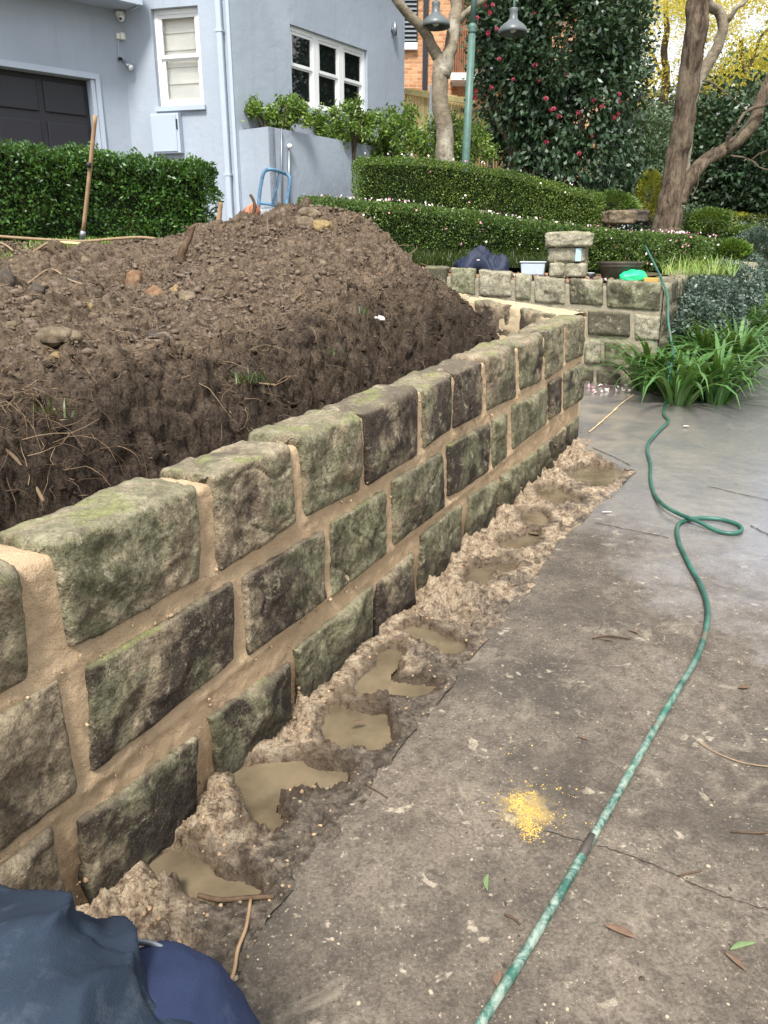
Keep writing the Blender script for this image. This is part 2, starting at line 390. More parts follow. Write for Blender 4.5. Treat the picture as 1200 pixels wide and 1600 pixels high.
def stucco(name, c):
    m = M_(name, .75, .3); g = m.n('ShaderNodeNewGeometry'); v = g.outputs['Position']
    n = m.noise(1.2, 6, .6, v); mp_ = m.n('ShaderNodeMapping'); m.l(v, mp_.inputs['Vector']); mp_.inputs['Scale'].default_value = (3, 3, .35)
    st = m.noise(2.2, 6, .7, mp_.outputs[0])
    col = m.mix(m.rng(n, .3, .7), tuple(x * .90 for x in c), tuple(x * 1.06 for x in c))
    col = m.mix(m.math('MULTIPLY', m.rng(st, .52, .75), .28), col, tuple(x * .62 for x in c)); m.color(col)
    m.bump(m.noise(9, 8, .65, v), .012, .55); m.bump(m.noise(90, 4, .6, v), .003, .8); return m.m

MAT = {}
MAT['stone'] = stone_material('sandstone_new'); MAT['oldstone'] = stone_material('sandstone_old', pale=1)
MAT['mortar'] = mortar_material('mortar_fresh'); MAT['oldmortar'] = mortar_material('mortar_old', 0, rgb(158, 150, 130))
MAT['retmortar'] = mortar_material('mortar_return', 0, rgb(204, 184, 150))
MAT['soil'] = soil_material(); MAT['mud'] = mud_material(); MAT['drive'] = drive_material()
MAT['box'] = leaf_material('box_leaf', rgb(40, 60, 26), rgb(90, 118, 46), rgb(150, 168, 76))
MAT['box2'] = leaf_material('box_leaf_dark', rgb(38, 58, 27), rgb(84, 112, 48), rgb(142, 164, 80))
MAT['lilly'] = leaf_material('hedge_leaf', rgb(34, 62, 28), rgb(66, 104, 44), rgb(112, 150, 66))
MAT['camellia'] = leaf_material('camellia_leaf', rgb(26, 42, 28), rgb(54, 78, 50), rgb(98, 118, 90), rough=.38, trans=.05)
MAT['farleaf'] = leaf_material('far_leaf', rgb(34, 52, 36), rgb(66, 88, 58), rgb(110, 130, 90), trans=.12)
MAT['yellow'] = leaf_material('yellow_leaf', rgb(160, 172, 70), rgb(226, 208, 84), rgb(244, 224, 124), rough=.6, trans=.5)
MAT['topiary'] = leaf_material('topiary_leaf', rgb(104, 112, 30), rgb(156, 156, 52), rgb(190, 184, 84))
MAT['gardenia'] = leaf_material('shrub_leaf', rgb(60, 84, 34), rgb(104, 134, 52), rgb(160, 180, 84))
MAT['bluegreen'] = leaf_material('bluegreen_leaf', rgb(46, 62, 52), rgb(84, 102, 88), rgb(134, 148, 134), rough=.5, trans=.05)
MAT['strap'] = leaf_material('strap_leaf', rgb(40, 76, 34), rgb(74, 114, 52), rgb(128, 158, 96), rough=.32, trans=.15)
MAT['mondo'] = leaf_material('mondo_leaf', rgb(30, 44, 22), rgb(54, 74, 34), rgb(90, 104, 56))
MAT['grass'] = leaf_material('lawn_blade', rgb(88, 122, 44), rgb(136, 164, 74), rgb(170, 176, 104))
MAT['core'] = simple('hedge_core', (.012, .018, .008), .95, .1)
MAT['twig'] = simple('twig', rgb(92, 74, 58), .9, .2, .3, 60, .002)
MAT['paleroot'] = simple('pale_root', rgb(146, 124, 98), .9, .2, .2, 60)
MAT['petal_pink'] = simple('petal_pink', rgb(214, 140, 158), .6, .3, .2, 20)
MAT['petal_pale'] = simple('petal_pale', rgb(236, 222, 216), .6, .3, .06, 20)
MAT['red_flower'] = simple('red_flower', rgb(140, 44, 60), .5, .3, .35, 14)
MAT['render'] = stucco('blue_grey_render', rgb(164, 173, 184))
MAT['trimblue'] = simple('blue_grey_trim', rgb(176, 186, 198), .5, .4, .04, 3)
MAT['white'] = simple('white_paint', rgb(232, 232, 230), .45, .4, .03, 4)
MAT['charcoal'] = simple('charcoal_door', rgb(36, 36, 42), .45, .4, .08, 4)
MAT['blackish'] = simple('black_plastic', rgb(34, 34, 36), .5, .4, .2, 20)
MAT['greenpole'] = simple('green_pole_paint', rgb(84, 112, 102), .45, .4, .18, 12)
MAT['lampgrey'] = simple('lamp_grey_enamel', rgb(92, 98, 98), .4, .5, .12, 9)
MAT['timber'] = simple('timber_board', rgb(216, 198, 142), .8, .2, .16, 7)
MAT['redtimber'] = simple('red_timber', rgb(140, 96, 70), .8, .2, .2, 7)
_mt = M_('paling_board', .8, .2); _r = _mt.n('ShaderNodeObjectInfo').outputs['Random']; _mt.color(_mt.mix(_r, rgb(196, 176, 120), rgb(232, 216, 160))); MAT['paling'] = _mt.m
MAT['steel'] = simple('galvanised', rgb(150, 156, 160), .4, .5, .1, 12, 0, .6)
MAT['trolley'] = simple('blue_trolley_paint', rgb(92, 128, 156), .45, .4, .35, 25)
MAT['terracotta'] = simple('terracotta', rgb(196, 136, 108), .8, .2, .2, 12)
MAT['wood'] = simple('weathered_wood', rgb(150, 124, 96), .8, .2, .25, 14, .002)
MAT['cream'] = simple('cream_blind', rgb(232, 230, 220), .8, .2, .05, 5)
MAT['navy'] = simple('navy_jacket', rgb(34, 42, 62), .6, .3, .25, 18, .004)
MAT['plastic'] = simple('clear_plastic_tub', rgb(186, 196, 204), .3, .5, .05, 6)
MAT['greenbag'] = simple('green_plastic_bag', rgb(40, 200, 130), .35, .5, .15, 14)
MAT['sponge'] = simple('yellow_sponge', rgb(186, 152, 84), .9, .1, .15, 90, .002)
MAT['bucket'] = simple('muddy_black_bucket', rgb(72, 66, 58), .6, .4, .25, 14)
MAT['orange'] = simple('orange_plastic', rgb(226, 96, 40), .5, .4, .1, 20)
MAT['paleblue'] = simple('pale_blue_tag', rgb(170, 200, 208), .6, .3, .1, 30)
MAT['sand'] = simple('yellow_sand', rgb(204, 170, 96), .95, .1, .2, 160)
MAT['deadleaf'] = simple('dead_leaf', rgb(122, 98, 80), .8, .2, .35, 30)
MAT['skin'] = simple('skin', rgb(196, 150, 122), .55, .4, .08, 14)
MAT['hair'] = simple('hair', rgb(52, 40, 32), .7, .3, .3, 60)
MAT['slate'] = simple('roof_tile', rgb(96, 82, 76), .8, .2, .2, 3)
MAT['glass'] = M_('window_glass', .03, 1.0).color((.008, .01, .01)).m
mg = M_('clear_pane', .05, .5); mg.color((1, 1, 1)); mg.b.inputs['Transmission Weight'].default_value = 1; mg.b.inputs['IOR'].default_value = 1.05; MAT['pane'] = mg.m
mw = M_('muddy_water', .03, 1.0); mw.color(mw.mix(mw.rng(mw.noise(5, 6), .36, .64), rgb(88, 77, 60), rgb(126, 112, 89))); mw.bump(mw.noise(24, 3), .0006, .5); MAT['water'] = mw.m
mh = M_('hose_rubber', .4, .5); _g = mh.n('ShaderNodeNewGeometry').outputs['Position']
_n = mh.noise(17, 10, .78, _g, dist=.6); _s = mh.sep(_g); _near = mh.rng(_s[1], 2.9, 1.9)
_c = mh.mix(mh.rng(mh.noise(7, 4, .6, _g), .35, .65), rgb(30, 74, 62), rgb(54, 106, 90))
_c = mh.mix(mh.math('MULTIPLY', mh.math('MULTIPLY', mh.rng(_n, .44, .58), _near), .8), _c, rgb(158, 170, 156))
_c = mh.mix(mh.math('MULTIPLY', mh.rng(mh.noise(5, 3, .6, _g), .62, .72), .6), _c, rgb(120, 100, 76))
mh.color(_c); mh.bump(_n, .001, .6); MAT['hose'] = mh.m
mb = M_('orange_brick', .85, .2)
_v = mb.coord('Object', (1, 1, 1)); bt = mb.n('ShaderNodeTexBrick'); mb.l(_v, bt.inputs['Vector'])
bt.inputs['Scale'].default_value = 1; bt.inputs['Brick Width'].default_value = .23; bt.inputs['Row Height'].default_value = .082; bt.inputs['Mortar Size'].default_value = .009
bt.inputs['Color1'].default_value = (*rgb(214, 162, 118), 1); bt.inputs['Color2'].default_value = (*rgb(176, 116, 78), 1); bt.inputs['Mortar'].default_value = (*rgb(190, 168, 140), 1)
mb.color(mb.mix(mb.math('MULTIPLY', mb.rng(mb.noise(6, 3), .55, .7), .4), bt.outputs['Color'], rgb(150, 100, 70))); mb.bump(mb.math('SUBTRACT', 1.0, bt.outputs['Fac']), .004, .8); MAT['brick'] = mb.m
def fabric(name, a, b, spots=True):
    m = M_(name, .92, .15); v = m.coord(); n = m.noise(3, 4, .6, v)
    c = m.mix(m.rng(n, .3, .7), a, b)
    if spots:
        sp = m.math('MULTIPLY', m.rng(m.noise(42, 3, .5, v), .70, .74), m.rng(m.noise(5, 2, .5, v), .48, .58)); c = m.mix(m.math('MULTIPLY', sp, .8), c, rgb(150, 158, 160))
        c = m.mix(m.math('MULTIPLY', m.rng(m.noise(11, 6, .7, v), .56, .75), .25), c, rgb(110, 118, 126))
    m.color(c); m.bump(m.noise(420, 2, .5, v), .0012, 1); m.bump(m.noise(30, 5, .6, v), .003, .5)
    return m.m
MAT['fleece'] = fabric('navy_fleece', rgb(33, 41, 52), rgb(47, 57, 70)); MAT['trouser'] = fabric('blue_trouser', rgb(36, 44, 68), rgb(49, 58, 84))
MAT['bark1'] = bark_material('rough_bark', rgb(66, 54, 45), rgb(142, 124, 104), rgb(150, 136, 114), .22, .10, 13)
MAT['bark2'] = bark_material('mottled_bark', rgb(112, 102, 86), rgb(146, 134, 114), rgb(178, 172, 156), 1.6, .012, 8)
MAT['bark3'] = bark_material('stem_bark', rgb(64, 54, 44), rgb(98, 84, 66), rgb(120, 108, 90), .5, .01, 10)
MAT['rock'] = (lambda m: m.color(m.mix(m.rng(m.noise(14, 8, .7), .35, .65), rgb(84, 73, 60), rgb(142, 126, 104))).bump(m.noise(30, 8, .7), .01, 1).m)(M_('rock', .9, .2))
MAT['rockred'] = (lambda m: m.color(m.mix(m.rng(m.noise(14, 8, .7), .35, .65), rgb(100, 76, 58), rgb(150, 118, 90))).bump(m.noise(30, 8, .7), .01, 1).m)(M_('rock_red', .9, .2))
MAT['rockyellow'] = (lambda m: m.color(m.mix(m.rng(m.noise(14, 8, .7), .35, .65), rgb(112, 94, 66), rgb(164, 142, 102))).bump(m.noise(30, 8, .7), .01, 1).m)(M_('rock_yellow', .9, .2))
MAT['rockdark'] = (lambda m: m.color(m.mix(m.rng(m.noise(14, 8, .7), .35, .65), rgb(60, 53, 47), rgb(98, 88, 78))).bump(m.noise(30, 8, .7), .01, 1).m)(M_('rock_dark', .9, .2))
MAT['ground'] = simple('ground_earth', rgb(92, 84, 62), .95, .1, .3, 3, .02)
MAT['crack'] = simple('joint_dirt', rgb(52, 46, 40), .95, .1, .2, 30)
MAT['palejoint'] = simple('pale_joint_sand', rgb(186, 164, 130), .95, .1, .2, 30)

# ================================================================== LARGE STRUCTURE
# ---- ground sheet out to the horizon
xs = np.concatenate([[-400, -120, -40], np.linspace(-20, 30, 26), [60, 150, 400]]); ys = np.concatenate([[-100, -30], np.linspace(-6, 26, 17), [40, 90, 200, 600]])
X, Y = np.meshgrid(xs, ys, indexing='ij')
tag(mesh_np('ground', np.stack([X, Y, gz(Y) - .10], -1), grid_faces(len(xs), len(ys)), MAT['ground']), kind='structure')

# ---- driveway slab, its broken left edge traced along the muddy strip
edge_px = [(300, 1640), (335, 1560), (392, 1440), (450, 1372), (520, 1290), (560, 1238), (600, 1180), (640, 1130), (690, 1072), (735, 1015), (782, 962), (812, 925), (850, 880), (872, 845), (915, 812), (945, 775), (985, 735), (940, 712), (905, 700)]
edge = [ground(u, v)[:2] for u, v in edge_px]
edge_st = np.array([(sd_of(x, y)[0], -sd_of(x, y)[1]) for x, y in edge])
edge_st = np.concatenate([[[-1.5, .60], [.2, .56]], edge_st[1:]])
ES = np.arange(-1.4, 6.45, .01)
_so = np.argsort(edge_st[:, 0]); ET = np.interp(ES, edge_st[_so, 0], edge_st[_so, 1])
ET = ET + .012 * fbm(np.stack([ES, ES * 0, ES * 0], -1), 9, 4, .6, 5)
def et(s): return np.interp(s, ES, ET)
# fine front piece of the slab in wall coordinates
ss = np.concatenate([np.linspace(-1.4, 6.0, 480), np.linspace(6.02, 6.45, 20)]); q = np.concatenate([[-.03, 0.0], np.linspace(.015, 1, 90) ** 1.5 * 3.2])
s2, q2 = np.meshgrid(ss, q, indexing='ij'); t2 = et(s2) + np.maximum(q2, 0)
P = W(s2, t2, 0 * s2); zz = .004 * fbm(P, 2.2, 4, .5, 3) + .0012 * fbm(P, 14, 3, .5, 4) - .004 * smooth(.05, 0, q2)
zz[:, 0] -= .06; P[..., 2] += zz
drv = tag(mesh_np('driveway', P, grid_faces(*s2.shape), MAT['drive'], None, True), kind='structure')
xs = np.linspace(-.2, 9.5, 60); ys = np.linspace(-3, 26, 100); X, Y = np.meshgrid(xs, ys, indexing='ij')
s_, d_ = sd_of(X, Y); Z = gz(Y) - .006
Vd = np.stack([X, Y, Z], -1); F = grid_faces(60, 100); c_ = (s_.ravel()[F].mean(1), -d_.ravel()[F].mean(1))
keep = (c_[1] > 1.3) | ((c_[0] > 6.1))
mesh_np('far_slab', Vd, F[keep], MAT['drive'], drv)
def ribbon(px, w, name, mat, par, lift=.0045):
    pts = [ground(u, v) for u, v in px]; V = []; F = []
    pts = spline(pts, 10)
    for i, p in enumerate(pts):
        d = pts[min(i + 1, len(pts) - 1)] - pts[max(i - 1, 0)]; n = np.array([-d[1], d[0]]); n /= np.linalg.norm(n)
        j = rs.uniform(-.004, .004); ww = w * rs.uniform(.5, 1.3)
        for sg in (-1, 1): V.append((p[0] + n[0] * (sg * ww + j), p[1] + n[1] * (sg * ww + j), p[2] + lift))
    for i in range(len(pts) - 1): F.append((2 * i, 2 * i + 1, 2 * i + 3, 2 * i + 2))
    mesh_np(name, V, F, mat, par)
ribbon([(928, 817), (985, 829), (1045, 841)], .003, 'joint', MAT['crack'], drv)
ribbon([(1105, 760), (1150, 771), (1210, 784)], .004, 'joint', MAT['crack'], drv)
ribbon([(850, 1300), (925, 1320), (1000, 1345), (1110, 1395), (1205, 1425)], .0012, 'joint', MAT['crack'], drv)
ribbon([(1172, 822), (1200, 836), (1230, 850)], .004, 'joint', MAT['crack'], drv)
ribbon([(990, 617), (970, 632), (945, 655), (920, 676)], .008, 'joint', MAT['palejoint'], drv)
ribbon([(925, 700), (960, 715), (985, 728)], .004, 'joint', MAT['crack'], drv)

# ---- muddy strip between wall and slab, with puddles
PUD = [[(370, 1205), (400, 1193), (470, 1190), (520, 1195), (540, 1212), (525, 1232), (480, 1240), (450, 1236), (432, 1250), (437, 1280), (425, 1303), (400, 1300), (388, 1270), (390, 1245), (375, 1225)],
 [(245, 1345), (275, 1328), (310, 1348), (335, 1372), (380, 1383), (402, 1395), (395, 1410), (345, 1410), (300, 1398), (262, 1375)],
 [(505, 1142), (520, 1110), (545, 1085), (575, 1090), (595, 1115), (608, 1150), (600, 1170), (580, 1175), (560, 1158), (545, 1172), (515, 1168)],
 [(590, 1040), (600, 1018), (625, 1012), (622, 1040), (610, 1058), (640, 1068), (682, 1075), (650, 1090), (580, 1088), (560, 1072)],
 [(628, 985), (650, 978), (700, 998), (728, 1015), (700, 1024), (660, 1006)],
 [(728, 905), (745, 890), (795, 878), (798, 892), (765, 900), (764, 916), (738, 920)],
 [(812, 806), (845, 800), (850, 825), (830, 830)],
 [(840, 767), (862, 758), (890, 776), (905, 788), (870, 792), (850, 784)],
 [(885, 742), (930, 726), (972, 733), (958, 755), (925, 767), (903, 754)],
 [(783, 850), (832, 836), (836, 852), (795, 864)]]
def poly_sd(px, py, poly):
    d = np.full(px.shape, 1e9); inside = np.zeros(px.shape, bool)
    for i in range(len(poly)):
        ax, ay = poly[i]; bx, by = poly[(i + 1) % len(poly)]; ex, ey = bx - ax, by - ay
        t = np.clip(((px - ax) * ex + (py - ay) * ey) / (ex * ex + ey * ey + 1e-12), 0, 1)
        d = np.minimum(d, np.hypot(px - ax - ex * t, py - ay - ey * t))
        cnd = ((ay > py) != (by > py)) & (px < (bx - ax) * (py - ay) / (by - ay + 1e-12) + ax); inside ^= cnd
    return np.where(inside, -d, d)
ss = np.concatenate([np.arange(.2, 3.4, .0065), np.arange(3.4, 6.45, .011)]); q = np.linspace(-.03, 1, 92)
s2, q2 = np.meshgrid(ss, q, indexing='ij'); t2 = q2 * (et(s2) + .035)
P = W(s2, t2, 0 * s2); P3 = np.stack([P[..., 0], P[..., 1], P[..., 0] * 0], -1)
big = fbm(P3, 6.5, 3, .5, 21); med = fbm(P3, 17, 4, .55, 22); fine = fbm(P3, 44, 3, .6, 23)
h = -.014 + .034 * big + .024 * med + .013 * fine
nearw = smooth(.20, .02, t2); h += nearw * (-.020 + .012 * smooth(2.9, 3.6, s2) + .015 * med)
for (uu, vv, rad_, hh_) in ((300, 1290, .17, .055), (350, 1320, .12, .04), (215, 1400, .20, .06), (480, 1275, .10, .035), (420, 1100, .13, .045), (480, 1120, .09, .03), (560, 1020, .10, .03), (660, 1050, .10, .025), (690, 940, .12, .02), (760, 850, .12, .02), (860, 745, .12, .028), (900, 710, .14, .03), (930, 745, .08, .015)):
    gq = ground(uu, vv); sq, dq = sd_of(gq[0], gq[1]); h += hh_ * smooth(rad_, 0, np.hypot(s2 - sq, t2 + dq)) * smooth(.0, .07, t2 + .02) * (.55 + .7 * med + .4 * fine)
lump = .030 * worley(P3 + .02 * np.stack([med, fine, 0 * med], -1), 17, 5) * smooth(-.1, .3, big + .3) + .017 * worley(P3 + .006 * np.stack([fine, med, 0 * med], -1), 42, 6) + .007 * worley(P3, 95, 7); h += 1.05 * lump - .016
edgeb = smooth(.10, .0, et(s2) - t2); h = h * (1 - edgeb) + edgeb * (-.016 + .004 * med + .003 * fine + lump * .5)
h += .020 * np.maximum(0, fbm(P3, 13, 3, .6, 40)) * (1 - edgeb)
Z = gz(P[..., 1]) + h
strip = tag(empty('mud_strip', (0, 3, .1)), kind='structure')
wl = []; WET = np.full(s2.shape, 1.0)
for k, pl in enumerate(PUD):
    g = np.array([ground(u, v, -.024)[:2] for u, v in pl]); g = np.array(spline(list(g) + [g[0]], 6))[:-1]
    g += .006 * fbm(np.c_[g, g[:, :1] * 0], 30, 3, .6, 60 + k)[:, None]
    c = g.mean(0); zw = float(gz(c[1])) - .027 + (0 if len(pl) > 5 else .006)
    d = poly_sd(P[..., 0], P[..., 1], g) - .012 + .016 * fbm(P3, 22, 4, .65, 90 + k)
    WET = np.minimum(WET, d)
    Z = np.where(d < 0, zw + np.maximum(d * 1.3, -.03) + .002 * fine, np.where(d < .08, np.maximum(Z, zw + np.minimum(d * 1.1, .03) + .001), Z))
    gg = c + (g - c) * (1 + .042 / np.maximum(np.linalg.norm(g - c, axis=1), .03))[:, None]
    wl.append((c, gg, zw))
P[..., 2] = Z
mo = mesh_np('mud', P, grid_faces(*s2.shape), MAT['mud'], strip, True)
at_ = mo.data.attributes.new('wet', 'FLOAT', 'POINT'); at_.data.foreach_set('value', smooth(.045, .004, WET).astype(np.float32).ravel())
for c, gg, zw in wl:
    gx = np.arange(gg[:, 0].min() - .02, gg[:, 0].max() + .02, .008); gy = np.arange(gg[:, 1].min() - .02, gg[:, 1].max() + .02, .008)
    X, Y = np.meshgrid(gx, gy, indexing='ij'); F = grid_faces(len(gx), len(gy)); d = poly_sd(X, Y, gg).ravel()
    F = F[d[F].max(1) < .024]; u_, inv = np.unique(F, return_inverse=True)
    V = np.stack([X.ravel(), Y.ravel(), np.full(X.size, zw)], -1)[u_]
    tag(mesh_np('puddle_water', V, inv.reshape(-1, 4), MAT['water'], None, True), kind='structure')
def icos(sub=1):
    import bmesh
    bm = bmesh.new(); bmesh.ops.create_icosphere(bm, subdivisions=sub, radius=1); V = np.array([v.co[:] for v in bm.verts]); F = np.array([[v.index for v in f.verts] for f in bm.faces]); bm.free(); return V, F
IV, IF = icos(1); IV2, IF2 = icos(3)
def scatter(name, C, Sz, mat, parent=None, sq=(1, 1, .7), seed=0, lump=.3):
    n = len(C); r = np.random.RandomState(seed); V = IV[None] * (1 + lump * (r.rand(n, len(IV), 1) - .5)) * (Sz[:, None, None]) * (np.array(sq) * (1 + .5 * (r.rand(n, 1, 3) - .5)))
    a = r.rand(n) * 6.283; ca, sa = np.cos(a)[:, None], np.sin(a)[:, None]
    V = np.stack([V[..., 0] * ca - V[..., 1] * sa, V[..., 0] * sa + V[..., 1] * ca, V[..., 2]], -1) + C[:, None]
    F = (IF[None] + (np.arange(n) * len(IV))[:, None, None]).reshape(-1, 3)
    return tag(mesh_np(name, V, F, mat, parent, False), kind='stuff')
# crumbs of mortar and grit lying in the mud
idx = rs.choice(P.reshape(-1, 3).shape[0], 2600, p=None); C = P.reshape(-1, 3)[idx]; ti = t2.ravel()[idx]
Zr = Z.ravel()[idx]; dry = np.ones(len(C), bool)
for c, gg, zw in wl: dry &= poly_sd(C[:, 0], C[:, 1], gg) > -.01
sd_ = (ti < .2) | (rs.rand(len(C)) < .25)
scatter('mortar_crumbs', C[dry & sd_], rs.gamma(1.2, .0032, (dry & sd_).sum()).clip(.001, .007), simple('mortar_crumb', rgb(158, 134, 106), .95, .1, .45, 40, .003), strip, (1, 1, .8), 1, .7)
scatter('grit', C[dry & ~sd_], rs.gamma(1.1, .0022, (dry & ~sd_).sum()).clip(.001, .009), simple('grit_stone', rgb(128, 116, 98), .9, .2, .35, 40), strip, (1, 1, .7), 2, .7)

# ---- stone blocks
class Frame:                     # a wall face: p0 + s*A + t*Nn + h up, following a base line z0 + slope*s
    def __init__(f, p0, p1, z0, z1, flip=False):
        p0 = np.array(p0, float); p1 = np.array(p1, float); f.p0 = p0; f.L = np.linalg.norm(p1 - p0); f.A = (p1 - p0) / f.L
        f.N = np.array([f.A[1], -f.A[0]]) * (-1 if flip else 1); f.z0 = z0; f.sl = (z1 - z0) / f.L
    def W(f, s, t, h):
        return np.stack([f.p0[0] + s * f.A[0] + t * f.N[0], f.p0[1] + s * f.A[1] + t * f.N[1], f.z0 + s * f.sl + h], -1)
    def px(f, u, v):
        d = ray(u, v); nn = f.N; t = (f.p0 @ nn) / (d[:2] @ nn); p = d[:2] * t - f.p0; s = p @ f.A
        return np.array([s, CAMZ + d[2] * t - f.z0 - s * f.sl])
main = Frame(O, O + D * 6, 0.0, SL * D[1] * 6)
def lid(fr, c4, seed, parent, mat, depth=.07, bulge=.03, res=.009, top=None, amp=1.0, under=0.0, name='stone', iters=5, facet=.42):
    TL, TR, BR, BL = [np.array(c, float) for c in c4]; r = np.random.RandomState(seed)
    ws = .5 * (np.linalg.norm(TR - TL) + np.linalg.norm(BR - BL)); hs = .5 * (np.linalg.norm(TL - BL) + np.linalg.norm(TR - BR))
    res = max(res, ws / 80)
    cc_ = .25 * (TL + TR + BR + BL); gr = .003; TL, TR, BR, BL = [c + np.array([-gr * 1.2 * np.sign(c[0] - cc_[0]), gr * np.sign(c[1] - cc_[1])]) for c in (TL, TR, BR, BL)]
    sk = np.arange(1, int(depth / res / 1.5) + 1) * res * 1.5
    ni = max(8, int(ws / res)); nj = max(8, int(hs / res))
    aw = np.concatenate([-sk[::-1], np.linspace(0, ws, ni), ws + sk])
    tk = sk if top is None else np.arange(1, int((top + .08) / (res * 1.3)) + 1) * res * 1.3
    bw = np.concatenate([-sk[::-1], np.linspace(0, hs, nj), hs + tk])
    A, Bq = np.meshgrid(aw, bw, indexing='ij')
    ea = np.maximum(0, np.maximum(-A, A - ws)); eb = np.maximum(0, np.maximum(-Bq, Bq - hs)); a = np.clip(A / ws, 0, 1); b = np.clip(Bq / hs, 0, 1)
    wv = lambda k: .007 * fbm(np.stack([a * ws * 7, b * hs * 7, a * 0 + seed * 3.7 + k], -1), 1, 3, .6, 5)
    s = (TL[0] * (1 - a) + TR[0] * a) * b + (BL[0] * (1 - a) + BR[0] * a) * (1 - b) + wv(0)
    h = (TL[1] * (1 - a) + TR[1] * a) * b + (BL[1] * (1 - a) + BR[1] * a) * (1 - b) + wv(9)
    E1 = np.maximum(ea, eb); E2 = np.minimum(ea, eb)
    t = -E1 + .007; sg = np.where(Bq > hs, -1, 1); h = h + sg * E2 * .9
    if top is not None:
        m_ = (Bq > hs); over = np.maximum(0, eb - top); t = np.where(m_, np.maximum(t, -top), t); h = np.where(m_, h - over, h)
    aa = 2 * a - 1; bb = 2 * b - 1
    f = np.minimum(1, (1 - np.abs(aa) ** 5)) * np.minimum(1, (1 - np.abs(bb) ** 5)); bl = bulge * np.sqrt(np.maximum(f, 0))
    for k in range(4):
        gx, gy = r.uniform(-facet, facet, 2); c = bulge * r.uniform(.55, 1.15)
        bl = np.minimum(bl, np.maximum(c + gx * aa * ws * .5 + gy * bb * hs * .5, .006))
    if under: bl = bl - under * smooth(.36, .10, b + .12 * fbm(np.stack([a * 5, a * 0, a * 0 + seed], -1), 1, 3, .5, 8))
    bl = np.maximum(bl, .005); t = t + np.where((ea == 0) & (eb == 0), bl, 0)
    rim = np.minimum(np.minimum(a, 1 - a) * ws, np.minimum(b, 1 - b) * hs); rim = np.where(eb > 0, np.maximum(rim, np.minimum(np.minimum(a, 1 - a) * ws + .01, .03)), rim) if top is not None else rim; rimf = .30 + .70 * np.clip(rim / .03, 0, 1)
    V = np.stack([s, t, h], -1)
    for _ in range(iters):
        V[1:-1, 1:-1] = .5 * V[1:-1, 1:-1] + .125 * (V[2:, 1:-1] + V[:-2, 1:-1] + V[1:-1, 2:] + V[1:-1, :-2])
    du = np.gradient(V, axis=0); dv = np.gradient(V, axis=1); n = np.cross(du, dv); n /= np.linalg.norm(n, axis=-1, keepdims=True) + 1e-9
    if n[ni // 2 + len(sk), nj // 2 + len(sk), 1] < 0: n = -n
    Pn = V + seed * 5.13
    dsp = .011 * fbm(Pn, 6, 3, .5, 1) + .008 * fbm(Pn, 13, 4, .55, 2, True) * (.5 + .8 * smooth(-.3, .5, fbm(Pn, 4, 2, .5, 12))) + .0025 * fbm(Pn, 55, 3, .6, 3)
    crack = smooth(.07, .0, np.abs(fbm(Pn, 4.2, 2, .5, 6))) * -.009
    V = V + n * ((dsp + crack) * amp * rimf)[..., None]
    Pw = fr.W(V[..., 0], V[..., 1], V[..., 2]); F = grid_faces(*A.shape)
    c = np.array(fr.W(np.array(.25 * (TL + TR + BR + BL)[0]), np.array(0.), np.array(.25 * (TL + TR + BR + BL)[1])))
    o = mesh_np(name, Pw, F[:, ::-1], mat, parent, True); o['moss_amount'] = float(r.uniform(.1, .9)); o['dark_amount'] = float(r.uniform(.1, .8)); return o
def mortar_body(fr, s0, s1, h0, h1, thick, mat, parent, res=.012, beds=(), seed=0, back=.5, tt=-.006, amp=1.0, name='mortar'):
    ss = np.linspace(s0, s1, max(6, int((s1 - s0) / res))); L1, L2, L3 = h1 - h0, thick, back
    p = np.arange(0, L1 + L2 + L3, res); t = np.where(p < L1, 0, np.where(p < L1 + L2, -(p - L1), -thick)); h = np.where(p < L1, h0 + p, np.where(p < L1 + L2, h1, h1 - (p - L1 - L2)))
    Sg, Tg = np.meshgrid(ss, t, indexing='ij'); _, Hg = np.meshgrid(ss, h, indexing='ij'); V = np.stack([Sg, Tg, Hg], -1)
    for _ in range(4): V[:, 1:-1] = .5 * V[:, 1:-1] + .25 * (V[:, 2:] + V[:, :-2])
    dv = np.gradient(V, axis=1); n = np.stack([0 * dv[..., 0], dv[..., 2], -dv[..., 1]], -1); n /= np.linalg.norm(n, axis=-1, keepdims=True) + 1e-9
    dsp = tt + amp * (.005 * fbm(V, 3.0, 3, .5, seed) + .006 * fbm(V, 16, 4, .62, seed + 1, True) + .003 * fbm(V, 60, 3, .6, seed + 2))
    for hb, wd, hh in beds: dsp = dsp + hh * np.exp(-((V[..., 2] - hb + .01 * np.sin(V[..., 0] * 2)) / wd) ** 2) * (V[..., 1] > -.05)
    V = V + n * dsp[..., None]
    o = mesh_np(name, fr.W(V[..., 0], V[..., 1], V[..., 2]), grid_faces(*Sg.shape)[:, ::-1], mat, parent, True)
    mb = MB()                      # end faces
    for s in (s0 + .004, s1 - .004):
        w = .012; P = [fr.W(np.array(s + dx), np.array(t_), np.array(h_)) for dx, t_, h_ in ((-w, -.02, h0), (w, -.02, h0), (w, -thick + .01, h0), (-w, -thick + .01, h0), (-w, -.02, h1 - .02), (w, -.02, h1 - .02), (w, -thick + .01, h1 - .02), (-w, -thick + .01, h1 - .02))]
        mb.hexa(P)
    tag(mb.build('mortar_end', mat, parent), kind='stuff')
    return o

